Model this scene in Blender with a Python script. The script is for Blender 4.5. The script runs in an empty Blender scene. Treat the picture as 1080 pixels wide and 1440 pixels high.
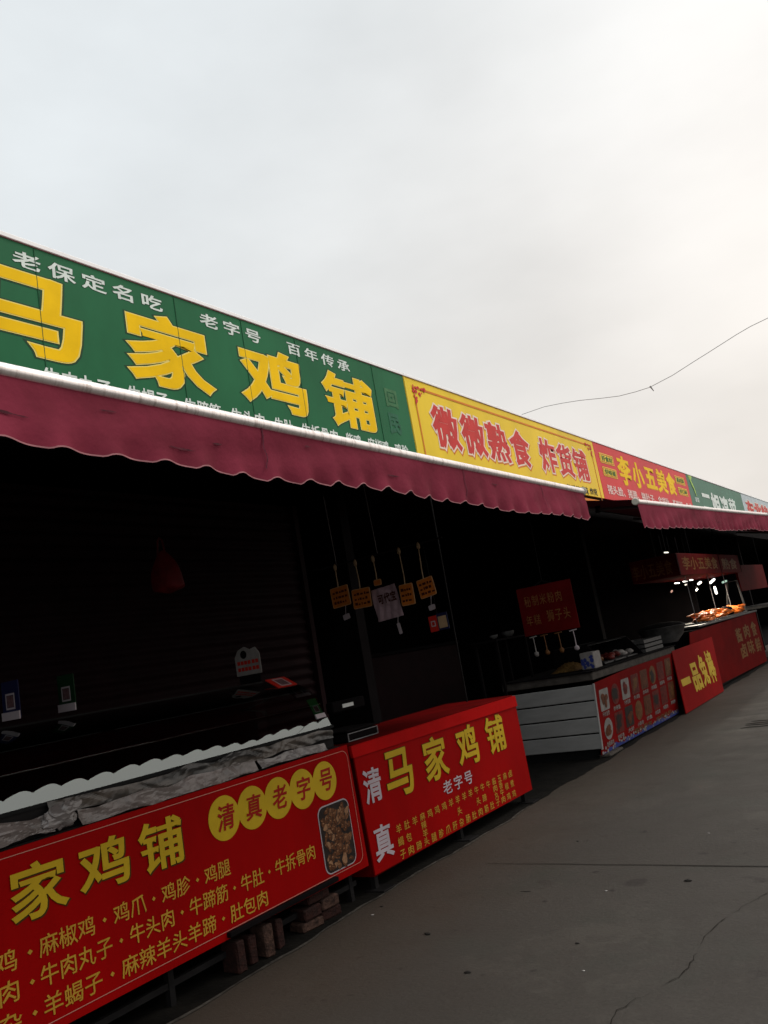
import bpy, math, random
from mathutils import Vector, Matrix
rad = math.radians
rnd = random.Random(7)
S = bpy.context.scene

# ------------------------------------------------------------------ camera
cam_d = bpy.data.cameras.new('camera'); cam = bpy.data.objects.new('camera', cam_d)
S.collection.objects.link(cam); S.camera = cam
cam_d.sensor_fit = 'VERTICAL'; cam_d.sensor_height = 36; cam_d.lens = 36 * 1150 / 1440
cam_d.clip_start = 0.05; cam_d.clip_end = 2000
Rm = Matrix(((0.8113, -0.2402, -0.5338), (0.5599, 0.0499, 0.8271), (-0.1711, -0.9697, 0.1752)))
cam.matrix_world = Matrix.Translation((0, 0, 1.5)) @ Matrix((Rm @ Vector((1, 0, 0)), Rm @ Vector((0, -1, 0)), Rm @ Vector((0, 0, -1)))).transposed().to_4x4()

# ------------------------------------------------------------------ sky, sun, exposure
SUN = Vector((0.42, 0.42, 0.80)).normalized()
w = bpy.data.worlds.new('World'); S.world = w; w.use_nodes = True
nt = w.node_tree; N = nt.nodes; L = nt.links; N.clear()
def wn(t, **k):
    n = N.new(t)
    for a, v in k.items(): setattr(n, a, v)
    return n
def wmath(op, a, b=None, clamp=False):
    n = wn('ShaderNodeMath', operation=op, use_clamp=clamp)
    for i, v in enumerate((a, b)):
        if v is None: continue
        if isinstance(v, (int, float)): n.inputs[i].default_value = v
        else: L.new(v, n.inputs[i])
    return n.outputs[0]
def wramp(v, a, b):
    n = wn('ShaderNodeMapRange', interpolation_type='SMOOTHSTEP')
    L.new(v, n.inputs[0]); n.inputs[1].default_value = a; n.inputs[2].default_value = b
    return n.outputs[0]
def wmix(f, a, b):
    n = wn('ShaderNodeMix', data_type='RGBA')
    if isinstance(f, (int, float)): n.inputs[0].default_value = f
    else: L.new(f, n.inputs[0])
    for i, v in ((6, a), (7, b)):
        if isinstance(v, tuple): n.inputs[i].default_value = (*v, 1)
        else: L.new(v, n.inputs[i])
    return n.outputs[2]
tc = wn('ShaderNodeTexCoord'); sep = wn('ShaderNodeSeparateXYZ'); L.new(tc.outputs['Generated'], sep.inputs[0])
X, Y, Z = sep.outputs
dt = wn('ShaderNodeVectorMath', operation='DOT_PRODUCT'); L.new(tc.outputs['Generated'], dt.inputs[0])
dt.inputs[1].default_value = Vector((0.03, 0.87, 0.49)).normalized()
glow = wramp(dt.outputs['Value'], 0.925, 1.0)
mp = wn('ShaderNodeMapping'); L.new(tc.outputs['Generated'], mp.inputs[0]); mp.inputs['Scale'].default_value = (1.0, 1.0, 2.2)
nz = wn('ShaderNodeTexNoise'); L.new(mp.outputs[0], nz.inputs[0]); nz.inputs['Scale'].default_value = 2.3; nz.inputs['Detail'].default_value = 5; nz.inputs['Roughness'].default_value = 0.5
cloud = wmath('MULTIPLY', wmath('SUBTRACT', nz.outputs[0], 0.5), 0.44)
zen = wramp(Z, 0.70, 0.98); side = wramp(X, 0.08, 0.6); up = wramp(Z, -0.05, 0.5)
lum = wmath('ADD', 0.835, wmath('MULTIPLY', glow, 0.15))
lum = wmath('ADD', lum, cloud)
lum = wmath('ADD', lum, wmath('MULTIPLY', zen, 1.3))
lum = wmath('ADD', lum, wmath('MULTIPLY', wmath('MULTIPLY', side, up), 0.45))
warm = wramp(wmath('SUBTRACT', wmath('ADD', Y, wmath('MULTIPLY', X, 0.6)), wmath('MULTIPLY', Z, 0.85)), -0.45, 0.85)
tint = wmix(warm, (0.965, 1.015, 1.04), (1.045, 0.985, 0.925))
bright = wn('ShaderNodeVectorMath', operation='SCALE'); L.new(tint, bright.inputs[0]); L.new(wmath('MULTIPLY', lum, 10.0), bright.inputs['Scale'])
sky = wn('ShaderNodeTexSky', sky_type='NISHITA'); sky.sun_disc = False
sky.sun_elevation = math.asin(SUN.z); sky.sun_rotation = math.atan2(SUN.x, SUN.y); sky.air_density = 2; sky.dust_density = 6
col = wmix(0.93, sky.outputs[0], bright.outputs[0])
bg = wn('ShaderNodeBackground'); bg.inputs['Strength'].default_value = 0.1; L.new(col, bg.inputs['Color'])
out = wn('ShaderNodeOutputWorld'); L.new(bg.outputs[0], out.inputs[0])
sd = bpy.data.lights.new('sun', 'SUN'); sd.energy = 1.3; sd.angle = rad(20); sd.color = (1.0, 0.95, 0.88)
so = bpy.data.objects.new('sun', sd); S.collection.objects.link(so); so.rotation_euler = SUN.to_track_quat('Z', 'Y').to_euler()
S.view_settings.view_transform = 'Standard'; S.view_settings.look = 'None'; S.view_settings.exposure = 0; S.view_settings.gamma = 1

# ------------------------------------------------------------------ materials
def mat(name, col, rough=0.6, var=0.0, vscale=6.0, bump=0.0, bscale=40.0, metal=0.0, spec=0.14, col2=None, stretch=(1, 1, 1), coat=0.0, detail=6, lo=0.35, hi=0.65):
    m = bpy.data.materials.new(name); m.use_nodes = True; t = m.node_tree; b = t.nodes['Principled BSDF']
    b.inputs['Base Color'].default_value = (*col, 1); b.inputs['Roughness'].default_value = rough; b.inputs['Metallic'].default_value = metal
    b.inputs['Specular IOR Level'].default_value = spec; b.inputs['Coat Weight'].default_value = coat
    c = t.nodes.new('ShaderNodeTexCoord'); mp = t.nodes.new('ShaderNodeMapping'); mp.inputs['Scale'].default_value = stretch
    t.links.new(c.outputs['Object'], mp.inputs[0])
    if var > 0 or col2:
        n = t.nodes.new('ShaderNodeTexNoise'); n.inputs['Scale'].default_value = vscale; n.inputs['Detail'].default_value = detail; n.inputs['Roughness'].default_value = 0.6
        t.links.new(mp.outputs[0], n.inputs[0])
        r = t.nodes.new('ShaderNodeMapRange'); r.inputs[1].default_value = lo; r.inputs[2].default_value = hi; t.links.new(n.outputs[0], r.inputs[0])
        x = t.nodes.new('ShaderNodeMix'); x.data_type = 'RGBA'; t.links.new(r.outputs[0], x.inputs[0])
        a = col2 if col2 else tuple(k * (1 - var) for k in col)
        x.inputs[6].default_value = (*a, 1); x.inputs[7].default_value = (*(col if col2 else tuple(min(1, k * (1 + var * .5)) for k in col)), 1)
        t.links.new(x.outputs[2], b.inputs['Base Color'])
    if bump > 0:
        n2 = t.nodes.new('ShaderNodeTexNoise'); n2.inputs['Scale'].default_value = bscale; n2.inputs['Detail'].default_value = 5; t.links.new(mp.outputs[0], n2.inputs[0])
        bp = t.nodes.new('ShaderNodeBump'); bp.inputs['Strength'].default_value = bump; bp.inputs['Distance'].default_value = 0.02
        t.links.new(n2.outputs[0], bp.inputs['Height']); t.links.new(bp.outputs[0], b.inputs['Normal'])
    return m
def emit(name, col, s):
    m = bpy.data.materials.new(name); m.use_nodes = True; b = m.node_tree.nodes['Principled BSDF']
    b.inputs['Base Color'].default_value = (*col, 1); b.inputs['Emission Color'].default_value = (*col, 1); b.inputs['Emission Strength'].default_value = s
    return m
M = {}
M['green'] = mat('green_vinyl', (0.0175, 0.128, 0.052), 0.45, 0.16, 1.6, 0.16, 2.2, stretch=(1, 1, .5), spec=0.09)
M['green2'] = mat('green_vinyl_far', (0.045, 0.16, 0.10), 0.42, 0.12, 2.0, 0.08, 3.0)
M['green_dark'] = mat('outline_green', (0.012, 0.055, 0.022), 0.5, 0.1)
M['ghost'] = mat('faded_green', (0.045, 0.150, 0.060), 0.5, 0.25, 14)
M['ghost2'] = mat('faded_dark_green', (0.022, 0.125, 0.065), 0.5, 0.25, 14)
M['seam'] = mat('seam_green', (0.011, 0.078, 0.032), 0.6, 0.2)
M['yel'] = mat('yellow_vinyl_letter', (0.86, 0.535, 0.004), 0.45, 0.10, 3.0, spec=0.06)
M['yel_rim'] = mat('pale_yellow_rim', (0.80, 0.66, 0.16), 0.4, 0.05)
M['white'] = mat('white_vinyl_letter', (0.66, 0.74, 0.68), 0.45, 0.12, 9)
M['yellow_panel'] = mat('yellow_vinyl', (0.80, 0.555, 0.022), 0.42, 0.12, 1.4, 0.12, 3.0, stretch=(1, 1, .4))
M['orange_line'] = mat('orange_line', (0.66, 0.20, 0.02), 0.5, 0.1)
M['red_print'] = mat('red_print', (0.56, 0.035, 0.030), 0.45, 0.12, 5)
M['ivory'] = mat('ivory_outline', (0.80, 0.66, 0.54), 0.45, 0.05)
M['black_print'] = mat('black_print', (0.03, 0.025, 0.01), 0.5, 0.1)
M['red_panel'] = mat('red_vinyl', (0.62, 0.030, 0.032), 0.42, 0.10, 1.6, 0.10, 3.0)
M['pink_white'] = mat('pink_white_letter', (0.80, 0.58, 0.52), 0.5, 0.05)
M['lt_yellow'] = mat('yellow_box', (0.80, 0.60, 0.06), 0.5, 0.05)
M['green_letter'] = mat('green_letter', (0.06, 0.13, 0.02), 0.5, 0.05)
M['lime'] = mat('lime_vegetable', (0.35, 0.56, 0.12), 0.5, 0.2, 20)
M['blue_grey'] = mat('pale_blue_vinyl', (0.50, 0.56, 0.58), 0.5, 0.12, 3)
M['cap'] = mat('white_flashing', (0.93, 0.92, 0.90), 0.35, 0.04, 5)
M['maroon'] = mat('maroon_canvas', (0.178, 0.023, 0.041), 0.85, 0.30, 2.6, 0.45, 9, col2=(0.115, 0.016, 0.026), spec=0.05, lo=.3, hi=.6)
M['maroon_trim'] = mat('maroon_trim_tape', (0.36, 0.15, 0.16), 0.7, 0.2, 20)
M['seam_maroon'] = mat('maroon_stitching', (0.09, 0.014, 0.026), 0.8, 0.4, 60)
M['stain'] = mat('canvas_stain', (0.085, 0.016, 0.024), 0.8, 0.4, 30)
M['bar'] = mat('grimy_white_aluminium', (0.88, 0.81, 0.78), 0.34, 0.25, 5, 0.06, 12, stretch=(1, 9, 1), col2=(0.50, 0.42, 0.39), metal=0.72, lo=.28, hi=.5, spec=.3)
M['capgrey'] = mat('grey_plastic_cap', (0.42, 0.40, 0.34), 0.5, 0.1)
M['dark'] = mat('near_black_paint', (0.0045, 0.0035, 0.0038), 0.9, 0.3, 3, spec=0.04)  # near-black base colour, slightly mottled
M['dark_red'] = mat('dark_red_shutter', (0.009, 0.0030, 0.0036), 0.7, 0.3, 5, spec=0.06)
M['dark_metal'] = mat('dark_metal', (0.010, 0.009, 0.009), 0.6, 0.3, 8, spec=0.06)
M['grey_metal'] = mat('dull_steel', (0.16, 0.15, 0.15), 0.5, 0.3, 9, stretch=(1, 1, 8))
M['counter_red'] = mat('red_banner', (0.228, 0.0006, 0.0006), 0.6, 0.16, 1.8, 0.30, 2.4, spec=0.04, stretch=(1, 1, .45))
M['board_red'] = mat('red_board', (0.175, 0.0022, 0.0022), 0.65, 0.15, 2.2, 0.10, 4.0, spec=0.03)
M['menu_red'] = mat('menu_red', (0.135, 0.0025, 0.0025), 0.65, 0.2, 2.2, 0.10, 4.0, spec=0.03)
M['counter_top_red'] = mat('dark_red_top', (0.10, 0.001, 0.001), 0.7, 0.3, 3.0, 0.10, 4.0, spec=0.03)
M['counter_lip'] = mat('red_banner_fold', (0.33, 0.002, 0.002), 0.6, 0.12, 4, 0.15, 8, spec=0.04)
M['counter_dim'] = mat('shaded_dark_red_banner', (0.095, 0.0014, 0.0012), 0.7, 0.18, 2.5, 0.12, 4.0, spec=0.02)  # weaker light on the far counter put into a darker red
M['c_yellow'] = mat('banner_yellow', (0.40, 0.260, 0.008), 0.5, 0.1, 6, spec=0.15)
M['c_yellow2'] = mat('banner_small_yellow', (0.38, 0.205, 0.020), 0.5, 0.1, 6, spec=0.15)
M['c_shadow'] = mat('banner_letter_shadow', (0.045, 0.022, 0.003), 0.6, 0.1, spec=0.1)
M['c_white'] = mat('banner_white', (0.36, 0.30, 0.32), 0.5, 0.1, 6, spec=0.15)
M['c_line'] = mat('banner_line', (0.42, 0.17, 0.13), 0.5, 0.1, spec=0.1)
M['c_red'] = mat('banner_brush_red', (0.24, 0.006, 0.004), 0.5, 0.1, spec=0.1)
M['c_dimyellow'] = mat('dim_yellow', (0.125, 0.050, 0.006), 0.6, 0.4, 9, spec=0.1)  # low yellow with mottled tone
M['concrete_dim'] = mat('dirty_plaster', (0.05, 0.042, 0.036), 0.85, 0.3, 9, 0.4, 30)
M['brick'] = mat('worn_brick', (0.024, 0.0075, 0.0055), 0.85, 0.4, 25, 0.6, 60, col2=(0.012, 0.005, 0.004))
M['brick2'] = mat('pale_dusty_brick', (0.060, 0.031, 0.022), 0.85, 0.4, 25, 0.6, 60, col2=(0.016, 0.008, 0.006))
M['slat'] = mat('grey_slat_panel', (0.215, 0.208, 0.198), 0.5, 0.12, 3, stretch=(1, 1, 4), spec=0.2)
M['slat_gap'] = mat('black_groove', (0.006, 0.006, 0.006), 0.8)
M['paper'] = mat('crumpled_pale_paper', (0.150, 0.122, 0.112), 0.36, 0.3, 5, 0.0, 14, col2=(0.085, 0.068, 0.060), spec=.5, stretch=(1, 1, 2.5))
M['paper_brown'] = mat('crumpled_brown_paper', (0.055, 0.042, 0.033), 0.34, 0.7, 6, 0.0, 14, col2=(0.008, 0.007, 0.006), stretch=(1, .45, 2.2), lo=.42, hi=.56, spec=.5)  # near-black streaks put the shade of folds into the colour
M['plastic'] = mat('cloudy_plastic_film', (0.13, 0.112, 0.106), 0.26, 0.3, 5, 0.0, 12, spec=0.6)
M['orange_tag'] = mat('orange_price_card', (0.42, 0.115, 0.016), 0.6, 0.15, 20, spec=0.1)
M['tag_rim'] = mat('tan_card_edge', (0.40, 0.20, 0.08), 0.6, 0.1, spec=0.1)
M['tag_ink'] = mat('dark_ink', (0.05, 0.012, 0.006), 0.7, spec=0.1)
M['cream_clip'] = mat('cream_plastic', (0.30, 0.20, 0.11), 0.5, 0.2, 12)
M['card_white'] = mat('dim_white_card', (0.30, 0.25, 0.26), 0.6, 0.1, 10, spec=0.1)
M['pink_paper'] = mat('pinkish_paper', (0.30, 0.20, 0.22), 0.5, 0.25, 9, 0.4, 16, spec=0.2)
M['card_blue'] = mat('blue_card', (0.008, 0.009, 0.035), 0.5, 0.1, spec=0.1)
M['card_green'] = mat('green_card', (0.004, 0.022, 0.007), 0.5, 0.1, spec=0.1)
M['card_bright_green'] = mat('bright_green_card', (0.010, 0.12, 0.030), 0.5, 0.1)
M['card_red'] = mat('red_card', (0.34, 0.014, 0.008), 0.5, 0.1, spec=0.1)
M['print_smudge'] = mat('dim_print', (0.10, 0.052, 0.055), 0.6, 0.4, 60, spec=0.05)
M['red_bag'] = mat('red_plastic_bag', (0.085, 0.003, 0.004), 0.6, 0.4, 9, 0.4, 12, spec=0.15)
M['hang_red'] = mat('dark_red_board', (0.075, 0.0030, 0.0030), 0.7, 0.2, 5, spec=0.03)
M['hang_text'] = mat('old_gold_letter', (0.15, 0.058, 0.020), 0.7, 0.4, 15, spec=0.03)
M['screen'] = mat('pale_lcd', (0.50, 0.50, 0.48), 0.2, spec=0.5)
M['meat'] = mat('roast_meat', (0.60, 0.150, 0.016), 0.4, 0.5, 22, 0.6, 30, col2=(0.34, 0.060, 0.006))
M['fries'] = mat('golden_fried_food', (0.11, 0.060, 0.018), 0.6, 0.5, 30, 0.5, 50)
M['wire'] = mat('grey_cable', (0.22, 0.21, 0.20), 0.6)
M['pebble'] = mat('pale_litter', (0.30, 0.28, 0.26), 0.7, 0.2, 30)
M['pebble_dark'] = mat('dark_litter', (0.014, 0.012, 0.010), 0.7, 0.2, 30)
M['joint'] = mat('dark_joint', (0.013, 0.011, 0.009), 0.9, spec=0.05)
M['floor_shade'] = mat('black_floor_shade', (0.006, 0.005, 0.004), 0.8, 0.5, 6, 0.3, 30, spec=0.08)  # near-black for the shade painted under the counters
M['pale_edge'] = mat('pale_broken_edge', (0.062, 0.055, 0.046), 0.9, 0.6, 14, 0.4, 30, col2=(0.02, 0.017, 0.014))
M['blue_print'] = mat('blue_print', (0.02, 0.03, 0.14), 0.5, 0.2, 10)
M['photo_dark'] = mat('dark_dish', (0.02, 0.014, 0.012), 0.5, 0.4, 30, spec=0.1)
M['photo_brown'] = mat('brown_dish', (0.088, 0.0275, 0.0121), 0.5, 0.6, 26, spec=0.1)
M['photo_red'] = mat('reddish_dish', (0.0935, 0.0121, 0.0088), 0.5, 0.6, 26, spec=0.1)
M['photo_white'] = mat('white_dish', (0.18, 0.162, 0.15), 0.5, 0.2, 12, spec=0.1)
M['photo_gold'] = mat('golden_dish', (0.11, 0.0468, 0.0165), 0.5, 0.5, 26, spec=0.1)
M['steel_bowl'] = mat('scuffed_steel', (0.055, 0.052, 0.050), 0.45, 0.4, 9)
M['tube_white'] = emit('lit_tube_white', (1.0, 0.96, 0.88), 2.6)
M['tube_green'] = emit('lit_tube_green', (0.50, 0.72, 0.58), 0.7)
M['tube_dim'] = emit('lit_tube_dim', (0.9, 0.85, 0.72), 1.2)
M['bulb_pink'] = emit('lit_bulb_pink', (1.0, 0.55, 0.42), 0.5)
def glass_mat():
    m = bpy.data.materials.new('smoked_display_glass'); m.use_nodes = True; t = m.node_tree; t.nodes.clear()
    o = t.nodes.new('ShaderNodeOutputMaterial'); mx = t.nodes.new('ShaderNodeMixShader'); f = t.nodes.new('ShaderNodeFresnel'); f.inputs['IOR'].default_value = 2.25
    tr = t.nodes.new('ShaderNodeBsdfTransparent'); tr.inputs[0].default_value = (0.62, 0.66, 0.65, 1)
    g = t.nodes.new('ShaderNodeBsdfGlossy'); g.inputs['Roughness'].default_value = 0.0; g.inputs['Color'].default_value = (0.92, 1.0, 0.98, 1)
    c = t.nodes.new('ShaderNodeTexCoord'); n = t.nodes.new('ShaderNodeTexNoise'); n.inputs['Scale'].default_value = 2.2; n.inputs['Detail'].default_value = 1
    t.links.new(c.outputs['Object'], n.inputs[0]); bp = t.nodes.new('ShaderNodeBump'); bp.inputs['Strength'].default_value = 0.04; bp.inputs['Distance'].default_value = 0.02
    t.links.new(n.outputs[0], bp.inputs['Height']); t.links.new(bp.outputs[0], g.inputs['Normal'])
    t.links.new(f.outputs[0], mx.inputs[0]); t.links.new(tr.outputs[0], mx.inputs[1]); t.links.new(g.outputs[0], mx.inputs[2]); t.links.new(mx.outputs[0], o.inputs[0])
    return m
M['glass'] = glass_mat(); M['glass_dim'] = M['glass'].copy(); M['glass_dim'].name = 'plain_glass'
for n_ in M['glass_dim'].node_tree.nodes:
    if n_.type == 'FRESNEL': n_.inputs['IOR'].default_value = 1.45
    if n_.type == 'BSDF_TRANSPARENT': n_.inputs[0].default_value = (.8, .83, .82, 1)
for nm, c1, c2 in (('meat_a', (.115, .048, .022), (.045, .018, .010)), ('meat_b', (.165, .075, .036), (.075, .032, .016)), ('meat_c', (.26, .14, .075), (.15, .075, .04))): M[nm] = mat('printed_' + nm, c1, .5, .5, 70, col2=c2, spec=.05)
def ground_mat():
    m = bpy.data.materials.new('dark_worn_concrete'); m.use_nodes = True; t = m.node_tree; b = t.nodes['Principled BSDF']; lk = t.links.new
    c = t.nodes.new('ShaderNodeTexCoord')
    def noise(s, d=6, r=.6):
        n = t.nodes.new('ShaderNodeTexNoise'); n.inputs['Scale'].default_value = s; n.inputs['Detail'].default_value = d; n.inputs['Roughness'].default_value = r; lk(c.outputs['Object'], n.inputs[0]); return n.outputs[0]
    def rng(v, a, bb, lo=0., hi=1.):
        n = t.nodes.new('ShaderNodeMapRange'); n.inputs[1].default_value = a; n.inputs[2].default_value = bb; n.inputs[3].default_value = lo; n.inputs[4].default_value = hi; lk(v, n.inputs[0]); return n.outputs[0]
    def mix(f, a, bb, bt='MIX'):
        n = t.nodes.new('ShaderNodeMix'); n.data_type = 'RGBA'; n.blend_type = bt
        if isinstance(f, float): n.inputs[0].default_value = f
        else: lk(f, n.inputs[0])
        for i, v in ((6, a), (7, bb)):
            if isinstance(v, tuple): n.inputs[i].default_value = (*v, 1)
            else: lk(v, n.inputs[i])
        return n.outputs[2]
    base = mix(rng(noise(0.55, 4), .35, .65), (0.0345, 0.0290, 0.0240), (0.0435, 0.0370, 0.0310))
    base = mix(rng(noise(1.7, 6), .52, .72), base, (0.036, 0.0335, 0.027))
    base = mix(rng(noise(60, 4, .7), .35, .7), mix(1.0, base, (.86, .86, .86), 'MULTIPLY'), mix(1.0, base, (1.12, 1.12, 1.12), 'MULTIPLY'))
    spots = rng(noise(3.6, 3, .4), .66, .71); base = mix(spots, base, (0.026, 0.021, 0.018))
    spots2 = rng(noise(9.0, 2, .4), .71, .75); base = mix(spots2, base, (0.020, 0.016, 0.014))
    base = mix(rng(noise(.9, 8, .75), .54, .60, 0., .55), base, (0.052, 0.045, 0.037))
    base = mix(rng(noise(4.3, 8, .8), .56, .70, 0., .6), base, (0.026, 0.0215, 0.0175))
    sp = t.nodes.new('ShaderNodeSeparateXYZ'); lk(c.outputs['Object'], sp.inputs[0])
    ad = t.nodes.new('ShaderNodeMath'); ad.operation = 'MULTIPLY_ADD'; lk(noise(1.3, 4), ad.inputs[0]); ad.inputs[1].default_value = 1.1; lk(sp.outputs[0], ad.inputs[2])
    dirt = rng(ad.outputs[0], -1.85, -2.75, 0., .6); base = mix(dirt, base, (0.042, 0.030, 0.021))
    lk(base, b.inputs['Base Color'])
    lk(rng(noise(2.5, 5), .3, .7, .62, .85), b.inputs['Roughness']); b.inputs['Specular IOR Level'].default_value = 0.18
    bp = t.nodes.new('ShaderNodeBump'); bp.inputs['Strength'].default_value = .35; bp.inputs['Distance'].default_value = .012; lk(noise(35, 6, .7), bp.inputs['Height']); lk(bp.outputs[0], b.inputs['Normal'])
    return m
M['ground'] = ground_mat()

# ------------------------------------------------------------------ mesh helpers
class MB:
    def __init__(s): s.v = []; s.f = []; s.smooth = []
    def add(s, vs, fs, sm=False):
        k = len(s.v); s.v += [tuple(v) for v in vs]; s.f += [tuple(i + k for i in f) for f in fs]; s.smooth += [sm] * len(fs); return s
    def box(s, x0, x1, y0, y1, z0, z1, bev=0.0):
        if bev <= 0:
            return s.add([(x, y, z) for x in (x0, x1) for y in (y0, y1) for z in (z0, z1)],
                         [(0, 1, 3, 2), (4, 6, 7, 5), (0, 4, 5, 1), (2, 3, 7, 6), (0, 2, 6, 4), (1, 5, 7, 3)])
        b = bev; vs = []; ids = {}
        for sx in (0, 1):
            for sy in (0, 1):
                for sz in (0, 1):
                    for a in range(3):
                        p = [(x0, x1)[sx], (y0, y1)[sy], (z0, z1)[sz]]; i = [b if not k else -b for k in (sx, sy, sz)]
                        for q in range(3):
                            if q != a: p[q] += i[q]
                        ids[(sx, sy, sz, a)] = len(vs); vs.append(p)
        fs = []
        for a in range(3):
            o = [k for k in range(3) if k != a]
            for sa in (0, 1):
                q = []
                for c0, c1 in ((0, 0), (1, 0), (1, 1), (0, 1)):
                    k = [0, 0, 0]; k[a] = sa; k[o[0]] = c0; k[o[1]] = c1; q.append(ids[(*k, a)])
                if (sa == 1) == (a == 1): q.reverse()
                fs.append(q)
        for a in range(3):
            o = [k for k in range(3) if k != a]
            for c0 in (0, 1):
                for c1 in (0, 1):
                    k0 = [0] * 3; k0[o[0]] = c0; k0[o[1]] = c1; k1 = list(k0); k1[a] = 1
                    fs.append([ids[(*k0, o[0])], ids[(*k1, o[0])], ids[(*k1, o[1])], ids[(*k0, o[1])]])
        for sx in (0, 1):
            for sy in (0, 1):
                for sz in (0, 1): fs.append([ids[(sx, sy, sz, a)] for a in range(3)])
        return s.add(vs, fs)
    def tube(s, pts, r, n=8, cap=True):
        pts = [Vector(p) for p in pts]; vs = []; fs = []
        for i, p in enumerate(pts):
            d = (pts[min(i + 1, len(pts) - 1)] - pts[max(i - 1, 0)]).normalized()
            a = d.orthogonal().normalized() if i == 0 else (a - d * a.dot(d)).normalized()
            b = d.cross(a); rr = r[i] if isinstance(r, (list, tuple)) else r
            vs += [p + (a * math.cos(t) + b * math.sin(t)) * rr for t in (2 * math.pi * k / n for k in range(n))]
        for i in range(len(pts) - 1):
            for k in range(n): fs.append((i * n + k, i * n + (k + 1) % n, (i + 1) * n + (k + 1) % n, (i + 1) * n + k))
        s.add(vs, fs, True)
        if cap: s.add(vs[:n], [tuple(range(n))[::-1]]); s.add(vs[-n:], [tuple(range(n))])
        return s
    def grid(s, fn, nu, nv, sm=True):
        vs = [fn(i / nu, j / nv) for i in range(nu + 1) for j in range(nv + 1)]
        return s.add(vs, [(i * (nv + 1) + j, (i + 1) * (nv + 1) + j, (i + 1) * (nv + 1) + j + 1, i * (nv + 1) + j + 1) for i in range(nu) for j in range(nv)], sm)
    def lathe(s, prof, c, n=20):
        vs = [(c[0] + r * math.cos(t), c[1] + r * math.sin(t), c[2] + z) for r, z in prof for t in (2 * math.pi * k / n for k in range(n))]
        return s.add(vs, [(i * n + k, i * n + (k + 1) % n, (i + 1) * n + (k + 1) % n, (i + 1) * n + k) for i in range(len(prof) - 1) for k in range(n)], True)
    def blob(s, c, r, seed=0, n=10, amp=.25):
        q = random.Random(seed); ph = [q.uniform(0, 6.28) for _ in range(6)]
        vs = []; fs = []; m = n // 2 + 2
        for i in range(m + 1):
            th = math.pi * i / m
            for k in range(n):
                t = 2 * math.pi * k / n; w = 1 + amp * (math.sin(2 * t + ph[0] + 3 * th) * .5 + math.sin(3 * t + ph[1]) * .3 * math.sin(th) + math.sin(5 * th + ph[2]) * .25)
                vs.append((c[0] + r[0] * w * math.sin(th) * math.cos(t), c[1] + r[1] * w * math.sin(th) * math.sin(t), c[2] + r[2] * w * math.cos(th)))
        for i in range(m):
            for k in range(n): fs.append((i * n + k, i * n + (k + 1) % n, (i + 1) * n + (k + 1) % n, (i + 1) * n + k))
        return s.add(vs, fs, True)
class Frame:
    """a flat face in the world: o + u*U + v*V, raised d along its normal"""
    def __init__(s, o, U=(0, 1, 0), V=(0, 0, 1), Nn=(1, 0, 0)): s.o = Vector(o); s.U = Vector(U).normalized(); s.V = Vector(V).normalized(); s.N = Vector(Nn).normalized()
    def p(s, u, v, d=0.): return s.o + s.U * u + s.V * v + s.N * d
    def rect(s, mb, u0, u1, v0, v1, d): return mb.add([s.p(u0, v0, d), s.p(u1, v0, d), s.p(u1, v1, d), s.p(u0, v1, d)], [(0, 1, 2, 3)])
    def poly(s, mb, pts, d): return mb.add([s.p(u, v, d) for u, v in pts], [tuple(range(len(pts)))])
    def slab(s, mb, pts, d0, d1):
        n = len(pts); mb.add([s.p(u, v, d1) for u, v in pts] + [s.p(u, v, d0) for u, v in pts],
                             [tuple(range(n)), tuple(range(2 * n - 1, n - 1, -1))] + [(i, i + n, (i + 1) % n + n, (i + 1) % n) for i in range(n)]); return mb
    def ring(s, mb, outer, inner, d):
        n = len(outer); return mb.add([s.p(u, v, d) for u, v in outer + inner], [(i, (i + 1) % n, (i + 1) % n + n, i + n) for i in range(n)])
def rrect(u0, u1, v0, v1, r, k=6):
    pts = []
    for cx, cy, a in ((u1 - r, v0 + r, -90), (u1 - r, v1 - r, 0), (u0 + r, v1 - r, 90), (u0 + r, v0 + r, 180)):
        pts += [(cx + r * math.cos(rad(a + 90 * i / k)), cy + r * math.sin(rad(a + 90 * i / k))) for i in range(k + 1)]
    return pts
def ellipse(u, v, a, b, n=28): return [(u + a * math.cos(2 * math.pi * i / n), v + b * math.sin(2 * math.pi * i / n)) for i in range(n)]

def wloc(o):
    t = Vector((0, 0, 0))
    while o: t += Vector(o.location); o = o.parent
    return t
def mesh_obj(name, mb, m, parent=None, loc=None):
    base = wloc(parent) if parent else Vector(loc if loc else (0, 0, 0))
    me = bpy.data.meshes.new(name); me.from_pydata([tuple(Vector(v) - base) for v in mb.v], [], mb.f)
    me.polygons.foreach_set('use_smooth', mb.smooth); me.materials.append(m); me.update()
    o = bpy.data.objects.new(name, me); S.collection.objects.link(o)
    if parent: o.parent = parent
    elif loc: o.location = loc
    return o
part = mesh_obj
def tag(o, label=None, cat=None, group=None, kind=None):
    for k, v in (('label', label), ('category', cat), ('group', group), ('kind', kind)):
        if v: o[k] = v
    return o
def thing(name, label, cat, loc, group=None):
    o = bpy.data.objects.new(name, None); S.collection.objects.link(o); o.location = loc; o.empty_display_size = .1
    return tag(o, label, cat, group)
def solo(name, mb, m, label, cat, loc, group=None): return tag(mesh_obj(name, mb, m, None, loc), label, cat, group)
def copy_tree(o, parent=None):
    c = o.copy(); S.collection.objects.link(c); c.parent = parent
    for ch in o.children: copy_tree(ch, c)
    return c

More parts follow.
